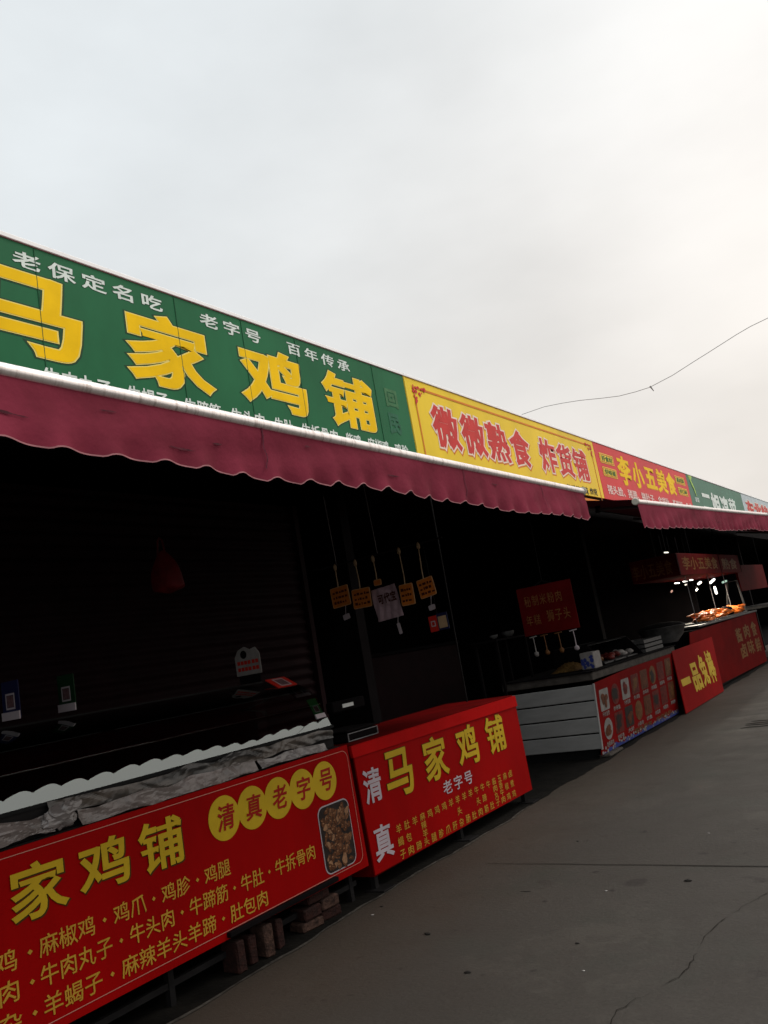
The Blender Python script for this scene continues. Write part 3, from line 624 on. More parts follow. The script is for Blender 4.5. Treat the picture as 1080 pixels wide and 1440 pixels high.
# payment cards: coloured plate, blank white square, white foot
def card(label, c, wd, ht, m, U=(1, 0, 0), Nn=(0, -1, 0), V=(0, 0, 1), foot=True, tilt=0):
    f = Frame(c, U, V, Nn); t = thing('payment_card', label, 'card', c, 'payment cards on the glass case')
    mb = MB(); f.slab(mb, rrect(-wd / 2, wd / 2, 0, ht, .006, 2), -.006, 0); part('plate', mb, m, t)
    s = wd * .27; k = ht * .47
    mb = MB(); f.ring(mb, [(-s, k - s), (s, k - s), (s, k + s), (-s, k + s)], [(-s * .78, k - s * .78), (s * .78, k - s * .78), (s * .78, k + s * .78), (-s * .78, k + s * .78)], .002); part('white_square', mb, M['card_white'], t)
    mb = MB(); f.rect(mb, -s * .72, s * .72, k - s * .72, k + s * .72, .0015); part('inner_square', mb, M['print_smudge'], t)
    if foot: mb = MB(); f.slab(mb, [(-wd * .52, -.002), (wd * .52, -.002), (wd * .52, ht * .2), (-wd * .52, ht * .2)], .0005, .008); part('white_foot', mb, M['card_white'], t)
    return t
card('blue payment card on the glass case top, leftmost', (-4.15, 2.52, 1.53), .155, .20, M['card_blue'])
card('dark green payment card standing on the glass case top', (-4.13, 2.84, 1.525), .150, .20, M['card_green'])
gU = (0, 1, 0)
card('red payment card stuck at the upper right end of the glass case', (-3.86, 4.38, 1.44), .20, .13, M['card_red'], gU, (.5, 0, .86), (-.86, 0, .5), False)
card('blue payment card stuck between the red and green cards', (-3.755, 4.40, 1.350), .15, .12, M['card_blue'], gU, (.66, 0, .75), (-.75, 0, .66))
card('bright green payment card stuck over the lit glass edge', (-3.645, 4.42, 1.190), .095, .15, M['card_bright_green'], gU, (.90, 0, .43), (-.43, 0, .90))
nt_ = thing('notice_card', 'small white notice card with two red lines of print', 'notice', (-4.12, 4.30, 1.50))
f = Frame((-4.13, 4.30, 1.56), (1, 0, 0), (0, 0, 1), (0, -1, 0))
mb = MB(); f.slab(mb, [(-.12, 0), (.12, 0), (.12, .14), (.085, .185), (.03, .175), (-.02, .20), (-.085, .18), (-.12, .13)], -.005, 0); part('plate', mb, M['photo_white'], nt_)
mb = MB(); f.slab(mb, [(-.10, -.06), (.10, -.06), (.10, 0), (-.10, 0)], -.006, -.002); part('stand', mb, M['dark'], nt_)
mb = MB()
for v, n in ((.075, 6), (.03, 6)):
    for k in range(n): f.rect(mb, -.10 + .034 * k + (.006 if k > 3 else 0), -.072 + .034 * k + (.006 if k > 3 else 0), v, v + .026, .002 + .0001 * k)
part('red_print', mb, M['card_red'], nt_)
mb = MB(); f.poly(mb, ellipse(-.03, .145, .032, .03, 9), .002); part('dark_patch', mb, M['dark'], nt_)

# bricks under the near counter
BR = [(-3.58, 3.33, 0, .165, .032), (-3.60, 3.44, 0, .150, .030), (-3.57, 3.545, 0, .170, .034), (-3.60, 3.66, 0, .160, .030),
      (-3.60, 3.96, 0, .055, .085), (-3.61, 4.15, 0, .06, .085), (-3.60, 3.97, .058, .125, .075), (-3.60, 4.14, .063, .130, .075), (-3.61, 4.05, .133, .195, .10)]
BL = ['leftmost upright brick of the left pile under the near counter', 'second upright brick from the left under the near counter', 'third upright brick from the left under the near counter', 'fourth upright brick from the left under the near counter',
      'left foot brick of the right pile under the near counter', 'right foot brick of the right pile under the near counter', 'middle left brick of the right pile under the near counter', 'middle right brick of the right pile under the near counter', 'topmost brick of the right pile, touching the near counter']
def worn(mb, seed, k=.006):
    q = random.Random(seed); mb.v = [tuple(c + q.uniform(-k, k) * .5 for c in v) for v in mb.v]; return mb
for i, ((x, y, z, h, hw), lb) in enumerate(zip(BR, BL)):
    o = solo('brick', worn(MB().box(x - .09, x + .04, y - hw, y + hw, z + .003, h, .008), i), M['brick2'] if i in (2, 4, 7) else M['brick'], lb, 'brick', (x, y, z), 'bricks propping the near counter')
    o.rotation_euler.z = rad(rnd.uniform(-9, 9))
o = solo('timber_plank', MB().box(-3.70, -3.52, 3.25, 4.2, .205, .232, .003), M['dark'], 'dark plank resting on the brick piles under the near counter', 'plank', (-3.6, 3.7, .2))

# ================================================================== STALL 2: red box counter
t = thing('red_counter', 'red box counter with white and yellow characters beside the near counter', 'counter', (-3.9, 5.9, 0))
part('cabinet', MB().box(-4.30, XC - .012, 4.615, 7.155, .10, .957), M['counter_dim'], t)
fb = MB(); FC.slab(fb, [(4.612, .112), (7.165, .100), (7.160, .880), (4.585, .893)], -.011, 0); fb = part('front_banner', fb, M['counter_red'], t)
mb = MB(); FC.slab(mb, [(4.565, .886), (7.175, .862), (7.165, .958), (4.555, .966)], -.012, .012); part('folded_lip', mb, M['counter_lip'], t)
part('counter_top', MB().box(-4.31, XC - .014, 4.60, 7.16, .958, .968), M['counter_top_red'], t)
CY = [(.024, M['c_yellow'], .006, (0, 0)), (.036, M['c_shadow'], .003, (0, 0))]
for i, ch in enumerate('马家鸡铺'):
    a = 4.905 + .5215 * i; write(FC, ch, (a, a + .355, (.520, .525, .53, .535)[i], .850), CY, fb, res=3)
write(FC, '清', (4.632, 4.842, .556, .786), [(.022, M['c_white'], .005, (0, 0))], fb)
write(FC, '真', (4.648, 4.868, .176, .404), [(.022, M['c_white'], .005, (0, 0))], fb)
write(FC, '老字号', (5.632, 6.11, .392, .498), [(.012, M['c_white'], .005, (0, 0))], fb, pitch=1.15)
cols = ['羊蝎子', '肚包肉', '羊 蹄', '麻辣羊头', '鸡 腿', '鸡 胗', '鸡 爪', '羊 肝', '羊头杂', '羊 肠', '羊 肚', '牛头肉', '牛蹄筋', '牛 肚', '酱肉丸子', '五香牛肉', '麻椒鸡', '卤煮鸡']
it = []
for i, cs in enumerate(cols):
    u = 4.925 + i * (1.93 / len(cols)); n = len(cs); hh = .235 / n
    for k, ch in enumerate(cs):
        if ch != ' ':
            vt = .352 - k * (.235 - min(hh, .062)) / (n - 1); it.append((ch, u, u + .070, vt - min(hh, .064) * .93, vt))
fill_text(FC, it, .008, M['c_yellow2'], .004, fb)
for y in (4.66, 5.86, 7.08):
    lg = part('leg', MB().box(-3.64, -3.60, y, y + .04, .012, .10), M['dark_metal'], t); part('foot_plate', MB().box(-3.66, -3.50, y - .05, y + .10, 0.001, .012, .003), M['dark_metal'], lg)
for y in (4.66, 7.08): part('leg', MB().box(-4.25, -4.21, y, y + .04, 0, .10), M['dark_metal'], t)

sc = thing('weighing_scale', 'dark digital scale with a small pale display on the red box counter', 'scale', (-3.85, 4.95, .968))
part('body', MB().box(-4.0, -3.70, 4.74, 5.12, .972, 1.035, .008), M['dark'], sc)
mb = MB()
for z in (.978, 1.030): mb.box(-3.700, -3.694, 4.745, 5.115, z - .003, z + .003)
for y in (4.748, 5.112): mb.box(-3.700, -3.694, y - .003, y + .003, .984, 1.024)
part('edge_trim', mb, M['grey_metal'], sc)
part('platform', MB().box(-4.02, -3.68, 4.72, 5.14, 1.042, 1.055, .004), M['dark'], sc)
part('display_post', MB().box(-4.02, -3.99, 4.80, 4.83, 1.05, 1.20), M['dark_metal'], sc)
hd = part('display_head', MB().box(-4.05, -3.98, 4.98, 5.40, 1.17, 1.25, .008), M['dark'], sc)
part('screen', MB().box(-3.98, -3.977, 5.10, 5.24, 1.195, 1.222), M['screen'], hd)

# items hanging over the second stall
rod = thing('hanging_rod', 'thin rod with two cords above the red box counter', 'rod', (-3.7, 5.5, 2.34))
part('bar', MB().tube([(-4.42, 5.52, 2.345), (-3.08, 5.52, 2.345)], .007, 6), M['dark_metal'], rod)
for x in (-4.13, -3.70): part('cord', MB().tube([(x, 5.52, 2.345), (x - .02, 5.52, 2.95)], .003, 5), M['grey_metal'], rod)
TG = ['orange price card on a clip, leftmost above the red box counter', 'orange price card touching the left side of the white handwritten sheet', 'small tan card on the clip that holds the white sheet', 'narrow orange price card just right of the white handwritten sheet', 'orange price card on a clip, rightmost above the red box counter']
def price_tag(label, x, y, ztop, wd, ht, zc, rot):
    t = thing('price_tag', label, 'price card', (x, y, ztop), 'price cards hanging above the red box counter'); f = Frame((x, y, zc), (math.cos(rot), 0, math.sin(rot)), (-math.sin(rot), 0, math.cos(rot)), (0, -1, 0))
    mb = MB(); f.slab(mb, rrect(-wd / 2, wd / 2, -ht / 2, ht / 2, .012, 3), -.004, 0); p = part('card', mb, M['tag_rim'], t)
    mb = MB(); f.poly(mb, rrect(-wd / 2 + .006, wd / 2 - .006, -ht / 2 + .006, ht / 2 - .006, .01, 3), .002); part('printed_face', mb, M['orange_tag'], p)
    q = random.Random(int(x * 1000)); mb = MB(); k = 0
    for r in range(3):
        u = -wd * .38
        while u < wd * .34 and ht > .06:
            s = q.uniform(.010, .030); f.rect(mb, u, u + s, ht * (.24 - .25 * r) - .011, ht * (.24 - .25 * r) + q.uniform(.002, .012), .0035 + .00002 * k); u += s + q.uniform(.004, .012); k += 1
    if mb.v: part('ink', mb, M['tag_ink'], p)
    cl = MB().tube([f.p(0, ht / 2, .004), f.p(.003, ht / 2 + .05, .003), (x, y - .008, ztop)], [.005, .0045, .004], 6)
    part('clip', cl.blob((x, y - .008, ztop - .006), (.017, .010, .030), 3, 8, .15), M['cream_clip'], t)
for lb, a in zip(TG, ((-4.13, 5.50, 2.33, .19, .17, 2.075, .05), (-3.895, 5.47, 2.32, .185, .16, 2.02, -.02), (-3.735, 5.50, 2.32, .075, .05, 2.118, 0), (-3.475, 5.50, 2.33, .13, .17, 1.97, .0), (-3.288, 5.50, 2.33, .15, .15, 1.99, .12))): price_tag(lb, *a)
wp = thing('paper_notice', 'crumpled pinkish white sheet with three handwritten characters hanging between cards', 'notice', (-3.67, 5.505, 2.06))
f = Frame((-3.672, 5.515, 1.945), (1, 0, .06), (-.06, 0, 1), (0, -1, 0))
part('sheet', MB().grid(lambda u, v: f.p(-.135 + .25 * u - .015 * v, -.135 + .265 * v, .008 * math.sin(9 * u + 5 * v) * v + .004 * math.sin(23 * u - 7 * v)), 14, 14), M['pink_paper'], wp)
write(f, '可代宝', (-.085, .095, -.005, .078), [(.03, M['tag_ink'], .016, (0, 0))], wp, pitch=1.1)
G = 'small white tags dangling below the price cards'
for lb, (x, y, z, wd, ht) in zip(('white tag pair dangling under the leftmost orange card', 'tiny white tag dangling under the handwritten sheet', 'white tag dangling under the rightmost orange card'), ((-4.10, 5.5, 1.90, .07, .045), (-3.60, 5.5, 1.72, .03, .09), (-3.27, 5.5, 1.83, .06, .04))):
    t = thing('dangling_tag', lb, 'tag', (x, y, z), G); f = Frame((x, y, z), (1, 0, .15), (-.15, 0, 1), (0, -1, 0))
    mb = MB(); f.slab(mb, rrect(-wd / 2, wd / 2, -ht / 2, ht / 2, .008, 3), -.002, 0); part('tag', mb, M['card_white'], t)
    part('string', MB().tube([f.p(0, ht / 2, 0), (x + .01, y, z + ht / 2 + .07)], .002, 5), M['card_white'], t)
qp = thing('payment_plate', 'red and dark payment plate with a blank square hanging by the thin post', 'sign', (-3.23, 5.5, 1.64))
f = Frame((-3.235, 5.5, 1.705), (1, 0, .03), (-.03, 0, 1), (0, -1, 0))
mb = MB(); f.slab(mb, [(-.085, -.06), (-.012, -.06), (-.012, .06), (-.085, .06)], -.005, 0); part('red_half', mb, M['card_red'], qp)
mb = MB(); f.slab(mb, [(-.010, -.06), (.085, -.06), (.085, .07), (-.010, .07)], -.005, 0); part('blue_half', mb, M['card_blue'], qp)
mb = MB(); f.rect(mb, .000, .075, -.045, .045, .002); part('blank_square', mb, M['cream_clip'], qp)
mb = MB(); f.ring(mb, [(-.068, -.022), (-.028, -.022), (-.028, .022), (-.068, .022)], [(-.060, -.014), (-.036, -.014), (-.036, .014), (-.060, .014)], .002); part('white_square', mb, M['card_white'], qp)
part('string', MB().tube([(-3.235, 5.5, 1.77), (-3.26, 5.52, 2.34)], .002, 5), M['dark_metal'], qp)

solo('support_post', MB().tube([(-4.0, 7.06, .968), (-3.985, 7.06, 3.06)], .008, 8), M['dark_metal'], 'thin grey post rising from the right end of the red box counter', 'post', (-4.0, 7.06, .968))
rb = thing('red_bag', 'dark red bag hanging from a cord in the first stall', 'bag', (-3.86, 3.41, 2.1))
def bagfn(u, v):
    th = 2 * math.pi * u; w_ = (math.sin(math.pi * min(v * .62 + .03, .5)) ** .8) * (1 + .05 * math.sin(3 * th + 5 * v)) if v < .92 else .9 * (1 - v) / .08 + .02
    return (-3.86 + .125 * w_ * math.cos(th) + .03 * v, 3.41 + .06 * w_ * math.sin(th), 2.385 - .265 * v + .008 * math.sin(4 * th) * v)
part('bag', MB().grid(bagfn, 28, 24), M['red_bag'], rb)
part('handle', MB().tube([(-3.90, 3.41, 2.36), (-3.885, 3.41, 2.45), (-3.865, 3.41, 2.47), (-3.845, 3.41, 2.45), (-3.83, 3.41, 2.36)], .006, 6), M['red_bag'], rb)
part('cord', MB().tube([(-3.865, 3.41, 2.47), (-3.90, 3.41, 3.05)], .004, 5), M['dark'], rb)
sh = thing('roller_shutter', 'dark ribbed roller shutter behind the glass display case', 'shutter', (-5.0, 2.6, 0))
mb = MB(); mb.grid(lambda u, v: (-5.0 + .012 * math.sin(v * 3.05 / .095 * 2 * math.pi), -1.3 + 7.35 * u, .05 + 3.05 * v), 2, 260); part('slats', mb, M['dark_red'], sh)
part('side_rail', MB().box(-5.04, -4.95, 6.06, 6.12, .03, 3.1), M['dark_red'], sh)
cb = thing('back_cabinet', 'dark red cabinet standing deep inside the second stall', 'cabinet', (-6.2, 8.6, 0))
part('body', MB().box(-6.6, -6.0, 7.2, 10.6, .05, 1.55, .01), M['dark_red'], cb); part('worktop', MB().box(-6.62, -5.96, 7.18, 10.62, 1.55, 1.59, .005), M['dark'], cb)
G = 'steel utensils glinting in the second stall'
for lb, (x, y, z, r) in zip(('left steel bowl glinting beside the thin post', 'right upturned steel bowl glinting behind the thin post'), ((-4.55, 8.95, 1.56, .055), (-4.55, 9.35, 1.58, .08))):
    solo('steel_bowl', MB().lathe([(r, 0), (r * .96, -r * .4), (r * .6, -r * .85), (0.001, -r * .9), (0.001, -r * .85), (r * .58, -r * .8), (r * .92, -r * .38), (r * .97, 0)], (x, y, z), 16), M['steel_bowl'], lb, 'bowl', (x, y, z - r), G)
sf = thing('wall_shelf', 'dark shelf holding steel bowls in the second stall', 'shelf', (-4.6, 9.1, 1.5))
part('board', MB().box(-4.75, -4.40, 8.7, 9.6, 1.485, 1.505), M['dark'], sf)
for y in (8.75, 9.55): part('leg', MB().box(-4.73, -4.70, y, y + .03, 0, 1.485).box(-4.45, -4.42, y, y + .03, 0, 1.485), M['dark'], sf)

# ================================================================== STALL 3: corner counter with grey slatted side and food menu
XM = -3.50
t = thing('menu_counter', 'corner counter with grey slatted side and a red food picture menu', 'counter', (-4.0, 10.8, 0))
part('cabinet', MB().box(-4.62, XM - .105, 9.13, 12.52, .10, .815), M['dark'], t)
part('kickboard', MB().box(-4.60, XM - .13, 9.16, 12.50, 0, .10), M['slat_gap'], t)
sl = MB()
for k in range(4): sl.box(-4.62, XM - .015 - .012 * (3 - k), 9.100, 9.128, .108 + .181 * k, .274 + .181 * k, .006)
part('slat_panel', sl, M['slat'], t)
part('corner_trim', MB().add([(XM - .012, 9.098, .83), (XM + .004, 9.098, .83), (XM - .055, 9.098, .10), (XM - .070, 9.098, .10), (XM - .012, 9.13, .83), (XM + .004, 9.13, .83), (XM - .055, 9.13, .10), (XM - .070, 9.13, .10)], [(0, 3, 2, 1), (4, 5, 6, 7), (1, 2, 6, 5), (0, 4, 7, 3), (0, 1, 5, 4), (2, 3, 7, 6)]), M['slat'], t)
Vm = Vector((.075, 0, .8)).normalized(); FM = Frame((XM - .075, 0, .04), (0, 1, 0), Vm, (Vm.z, 0, -Vm.x))
mb = MB(); FM.slab(mb, [(9.10, .0), (12.40, -.03), (12.46, .885), (9.13, .795)], -.008, 0); mp_ = part('menu_banner', mb, M['menu_red'], t)
part('stone_edge', MB().box(-4.64, XM + .012, 9.09, 12.60, .868, .955, .006), M['concrete_dim'], t)
part('counter_top', MB().box(-4.66, XM + .03, 9.07, 12.62, .956, .972, .003), M['dark'], t)
dish = []; q = random.Random(12); names1 = ['干炸里脊', '炸带鱼', '干炸豆腐', '炸小黄鱼', '炸鸡排', '炸藕盒', '香酥鸡', '炸茄盒']; names2 = ['炸香蕉肉', '炸虾条', '大虾', '小酥肉', '炸鱼', '炸里脊', '鸡翅根', '鸡柳']
lab = []
for r, names in ((0, names1), (1, names2)):
    for k, nm in enumerate(names):
        u = 9.24 + .392 * k + (.02 if r else 0); b = .455 + .012 * k - .355 * r + (.02 if r else 0); wd = .30; ht = .245
        style = (r * 8 + k)
        m = (M['photo_white'], M['photo_red'], M['photo_white'], M['photo_red'], M['photo_brown'], M['photo_gold'], M['photo_red'], M['photo_brown'], M['photo_white'], M['photo_red'], M['photo_dark'], M['photo_gold'], M['photo_brown'], M['photo_red'], M['photo_red'], M['photo_brown'])[style]
        mb = MB()
        oval = style in (1, 5, 8, 11)
        pts = ellipse(u + wd / 2, b + ht / 2, wd / 2.1, ht / 2, 18) if oval else rrect(u, u + wd, b, b + ht, .02, 2)
        FM.poly(mb, pts, .003); d = part('dish_plate', mb, m, mp_)
        mb = MB()
        for i in range(6): FM.poly(mb, [(x + q.uniform(-.006, .006), y) for x, y in ellipse(u + wd * q.uniform(.28, .72), b + ht * q.uniform(.28, .72), wd * q.uniform(.12, .26), ht * q.uniform(.1, .24), 8)], .005 + .0003 * i)
        part('dish_food', mb, (M['photo_brown'], M['photo_dark'], M['photo_red'], M['photo_gold'])[style % 4] if m is not M['photo_dark'] else M['photo_brown'], d)
        lab.append((nm, u + .03, u + wd - .03, b - .066, b - .012))
fill_text(FM, lab, .02, M['photo_white'], .004, mp_)
fill_text(FM, [('现炸现卖　欢迎品尝', 10.3, 12.0, .025, .085)], .02, M['photo_gold'], .004, mp_)
mb = MB(); top = []; n = 60
for i in range(n + 1): u = 9.115 + 3.27 * i / n; top.append((u, .035 + .040 * abs(math.sin(u * 5.1)) * abs(math.sin(u * 2.3 + 1)) + .012 * math.sin(u * 29)))
for i in range(n): FM.poly(mb, [(top[i][0], -.0 - .027 * i / n), (top[i + 1][0], -.0 - .027 * (i + 1) / n), (top[i + 1][0], max(.004, top[i + 1][1] - .02)), (top[i][0], max(.004, top[i][1] - .02))], .0025)
part('wave_print', mb, M['blue_print'], mp_)
mb = MB()
for i in range(90):
    u = q.uniform(9.13, 12.3); v = .010 + q.uniform(0, .055) - .02 * (u - 9.1) / 3.3; a = q.uniform(.008, .03)
    FM.poly(mb, ellipse(u, v, a, a * q.uniform(.3, .9), 6), .004 + .00002 * i)
part('spray_print', mb, M['photo_white'], mp_)
solo('concrete_block', MB().box(XM - .20, XM + .0, 9.16, 9.62, 0, .035, .012), M['concrete_dim'], 'flat concrete block under the corner of the menu counter', 'block', (XM - .1, 9.4, 0))

hs = thing('hanging_sign', 'dark red hanging board with two lines of old gold characters', 'sign', (-3.84, 9.05, 1.47))
f = Frame((-3.84, 9.05, 1.475), (1, 0, 0), (0, 0, 1), (0, -1, 0))
mb = MB(); f.slab(mb, [(-.345, .0), (.345, .0), (.345, .565), (-.345, .565)], -.012, 0); bd = part('board', mb, M['hang_red'], hs)
write(f, '秘制米粉肉', (-.27, .205, .335, .462), [(.006, M['hang_text'], .003, (0, 0))], bd, pitch=1.12)
write(f, '年糕', (-.29, -.105, .115, .235), [(.006, M['hang_text'], .003, (0, 0))], bd, pitch=1.12)
write(f, '狮子头', (-.02, .27, .125, .26), [(.006, M['hang_text'], .003, (0, 0))], bd, pitch=1.12)
part('hanger', MB().tube([(-3.95, 9.056, 2.04), (-3.84, 9.056, 2.085), (-3.73, 9.056, 2.04)], .006, 6).tube([(-3.84, 9.056, 2.085), (-3.83, 9.056, 3.05)], .004, 6), M['dark_metal'], hs)
G = 'hooks with clips hanging below the dark red board'
for i, (x, m, lb) in enumerate(((-4.09, 'photo_white', 'leftmost pale hook under the dark red hanging board'), (-3.95, 'photo_gold', 'left yellow hook under the dark red hanging board'), (-3.77, 'photo_gold', 'right yellow hook under the dark red hanging board'), (-3.585, 'card_white', 'bright white hook, rightmost under the dark red hanging board'))):
    mb = MB().tube([(x - .045, 9.05, 1.452), (x + .045, 9.05, 1.46)], .007, 6).tube([(x, 9.05, 1.455), (x + .004, 9.05, 1.36), (x + .002, 9.05, 1.28)], [.006, .005, .008], 6).blob((x + .004, 9.05, 1.255), (.032, .014, .030), i, 8, .2)
    solo('price_hook', mb, M[m], lb, 'hook', (x, 9.05, 1.25), G)
# goods on the menu counter
pk = thing('snack_package', 'printed blue and white package standing on the menu counter corner', 'package', (-3.63, 9.55, .972))
part('box', MB().box(-3.72, -3.55, 9.42, 9.66, .974, 1.17, .008), M['photo_white'], pk)
f = Frame((-3.635, 9.42, 1.07), (1, 0, 0), (0, 0, 1), (0, -1, 0)); mb = MB(); q = random.Random(4)
for i in range(14): f.poly(mb, ellipse(q.uniform(-.07, .07), q.uniform(-.08, .07), q.uniform(.010, .028), q.uniform(.012, .03), 7), .002 + .0002 * i)
part('blue_print', mb, M['blue_print'], pk)
solo('fried_food_heap', MB().grid(lambda u, v: (-4.0 + .33 * (u - .5), 9.75 + .5 * (v - .5), .975 + .09 * math.sin(math.pi * u) ** .6 * math.sin(math.pi * v) ** .6 * (1 + .25 * math.sin(31 * u) * math.sin(37 * v))), 20, 20), M['fries'], 'heap of golden fried food behind the printed package', 'food', (-4.0, 9.75, .972))
G = 'steel trays stacked on the menu counter'
for i, lb in enumerate(('bottom steel tray of the stack beside the covered basin', 'second steel tray up in the stack beside the covered basin', 'top steel tray of the stack beside the covered basin')):
    z = .975 + .062 * i
    solo('steel_tray', MB().box(-3.98, -3.60, 11.55, 12.35, z, z + .012).box(-4.0, -3.98, 11.52, 12.38, z, z + .045).box(-3.60, -3.58, 11.52, 12.38, z, z + .045).box(-3.98, -3.60, 11.52, 11.55, z, z + .045).box(-3.98, -3.60, 12.35, 12.38, z, z + .045), M['steel_bowl'], lb, 'tray', (-3.8, 12, z), G)
bs = thing('covered_basin', 'steel basin covered with dark film next to the leaning red board', 'basin', (-3.72, 12.95, .972))
solo_c = (-3.74, 13.0, .975)
part('bowl', MB().lathe([(.20, 0), (.30, .10), (.36, .24), (.375, .245), (.37, .25)], (-3.74, 13.05, 1.0), 24), M['steel_bowl'], bs)
part('film', MB().lathe([(.372, .247), (.30, .285), (.18, .31), (.001, .32)], (-3.74, 13.05, 1.0), 24), M['dark'], bs)
gb = thing('food_stand', 'low dark food stand with a glass top on the menu counter', 'food stand', (-3.9, 10.8, .973))
part('frame', MB().add([(x, y, z) for y in (9.90, 9.92) for x, z in ((-4.25, .974), (-3.60, .974), (-3.786, 1.24), (-4.25, 1.24))] + [(x, y, z) for y in (11.44, 11.46) for x, z in ((-4.25, .974), (-3.60, .974), (-3.786, 1.24), (-4.25, 1.24))], [f_ for k in (0, 8) for f_ in ((k, k + 1, k + 2, k + 3), (k + 7, k + 6, k + 5, k + 4), (k, k + 4, k + 5, k + 1), (k + 1, k + 5, k + 6, k + 2), (k + 2, k + 6, k + 7, k + 3), (k + 3, k + 7, k + 4, k))]).box(-3.811, -3.788, 9.921, 11.439, 1.230, 1.246).box(-4.25, -4.235, 9.921, 11.439, .974, 1.24), M['dark'], gb)
part('glass_top', MB().box(-4.234, -3.812, 9.921, 11.439, 1.226, 1.232), M['glass_dim'], gb)
G = 'food trays under the glass top of the food stand'; q = random.Random(3)
for i, (y, m) in enumerate(((10.18, 'photo_gold'), (10.68, 'photo_red'), (11.18, 'photo_white'))):
    ty = thing('food_tray', ('tray of golden food at the left under the glass top of the food stand', 'tray of reddish food in the middle of the low glass box', 'tray of pale food at the right under the glass top of the food stand')[i], 'tray', (-3.8, y, .974), G)
    part('tray', MB().box(-4.05, -3.66, y - .21, y + .21, .976, .992, .003), M['steel_bowl'], ty)
    mb = MB()
    for k in range(9): mb.blob((-3.86 + q.uniform(-.13, .13), y + q.uniform(-.14, .14), 1.02 + q.uniform(0, .03)), (.06, .07, .035), k + 10 * i, 8, .3)
    tag(part('food', mb, M[m], ty), kind='stuff')
# ================================================================== leaning red board
lb = thing('leaning_board', 'red board with four brush characters leaning against the counters', 'sign board', (-3.36, 13.8, 0))
Vb = Vector((-.05, 0, .88)).normalized(); FB = Frame((-3.43, 0, .012), (0, 1, 0), Vb, (Vb.z, 0, -Vb.x))
mb = MB(); FB.slab(mb, [(12.22, 0), (14.70, 0), (14.98, .90), (12.40, .885)], -.012, 0); bd = part('board', mb, M['board_red'], lb)
for ch, bx in zip('一品兔棒', ((12.42, 12.92, .36, .46), (13.05, 13.56, .20, .62), (13.62, 14.06, .20, .70), (14.12, 14.58, .20, .72))): write(FB, ch, bx, [(.040, M['c_yellow'], .004, (0, 0))], bd, shear=-.08)

# ================================================================== STALL 4: far red counter, lightbox, lamps, roast meat
XF = -3.58; FF = Frame((XF, 0, 0))
t = thing('far_counter', 'far dark red counter with dim yellow characters and roast meat on top', 'counter', (-4.0, 17, 0))
part('cabinet', MB().box(-4.55, XF - .012, 14.2, 19.85, .12, 1.09), M['dark'], t)
mb = MB(); FF.slab(mb, [(13.3, .10), (19.86, .02), (19.90, 1.12), (14.0, 1.07)], -.010, 0); bn = part('front_banner', mb, M['counter_dim'], t)
part('kickboard', MB().box(-4.5, XF - .10, 14.3, 19.8, 0, .12), M['slat_gap'], t)
part('counter_top', MB().box(-4.58, XF + .03, 14.55, 19.95, 1.118, 1.150, .004), M['steel_bowl'], t)
fill_text(FF, [('酱', 17.35, 17.95, .62, .90), ('卤', 17.45, 18.05, .30, .58), ('肉', 18.15, 18.75, .64, .92), ('味', 18.2, 18.85, .30, .60), ('食', 18.95, 19.55, .62, .94), ('鲜', 19.0, 19.6, .28, .58)], .03, M['c_dimyellow'], .004, bn)
lbx = thing('lightbox_sign', 'dark red box sign with dim characters hanging above the far counter', 'sign', (-4.0, 17, 2.0))
part('box', MB().box(-4.45, -3.62, 14.46, 19.75, 2.03, 2.42, .006), M['hang_red'], lbx)
f = Frame((0, 14.46, 0), (1, 0, 0), (0, 0, 1), (0, -1, 0)); write(f, '李小五美食', (-4.43, -3.72, 2.08, 2.34), [(.015, M['hang_text'], .003, (0, 0))], lbx)
f = Frame((-3.62, 0, 0)); write(f, '李小五美食', (14.75, 17.5, 2.12, 2.36), [(.02, M['c_dimyellow'], .003, (0, 0))], lbx); write(f, '熟食', (17.9, 19.4, 2.10, 2.34), [(.02, M['c_dimyellow'], .003, (0, 0))], lbx)
for y in (14.47, 17.7, 19.72): f.rect(mb := MB(), y - .03, y + .03, 2.035, 2.415, .004); part('frame_strip', mb, M['dark'], lbx)
for y in (14.6, 17.1, 19.6): part('hanger_rod', MB().tube([(-4.0, y, 2.42), (-4.0, y, 3.1)], .01, 6), M['dark_metal'], lbx)
for y in (15.2, 16.9, 18.3): solo('glass_post', MB().tube([(-3.72, y, 1.152), (-3.74, y + .02, 2.03)], .008, 6), M['grey_metal'], {15.2: 'left thin post between the far counter and its box sign', 16.9: 'middle thin post between the far counter and its box sign', 18.3: 'right thin post between the far counter and its box sign'}[y], 'post', (-3.72, y, 1.15), 'thin posts under the box sign')
solo('tripod_rack', MB().tube([(-3.7, 19.6, 1.152), (-3.7, 19.35, 1.86), (-3.9, 19.35, 1.86), (-4.1, 19.6, 1.152)], .022, 8), M['steel_bowl'], 'bent grey steel rack standing at the end of the far counter', 'rack', (-3.8, 19.5, 1.15))
G = 'lit lamps over the far counter'
def lamp(label, p, q, r, m, hang):
    p = Vector(p); q = Vector(q); p, q = p.lerp(q, .18), p.lerp(q, .82); t = thing('tube_lamp', label, 'lamp', (p + q) / 2, G)
    part('tube', MB().tube([p, p.lerp(q, .08), p.lerp(q, .92), q], [r * .45, r * .72, r * .72, r * .45], 10), M[m], t)
    part('holder', MB().tube([(p + q) / 2 + Vector((0, 0, r)), ((p + q) / 2).x * Vector((1, 0, 0)) + Vector((0, ((p + q) / 2).y, hang))], .006, 6), M['dark_metal'], t)
lamp('small lit tube lamp, leftmost under the box sign', (-4.2, 16.1, 1.965), (-4.2, 16.65, 1.965), .016, 'tube_white', 2.9)
lamp('second small lit tube lamp from the left under the box sign', (-4.2, 16.75, 1.985), (-4.2, 17.25, 1.985), .017, 'tube_white', 2.9)
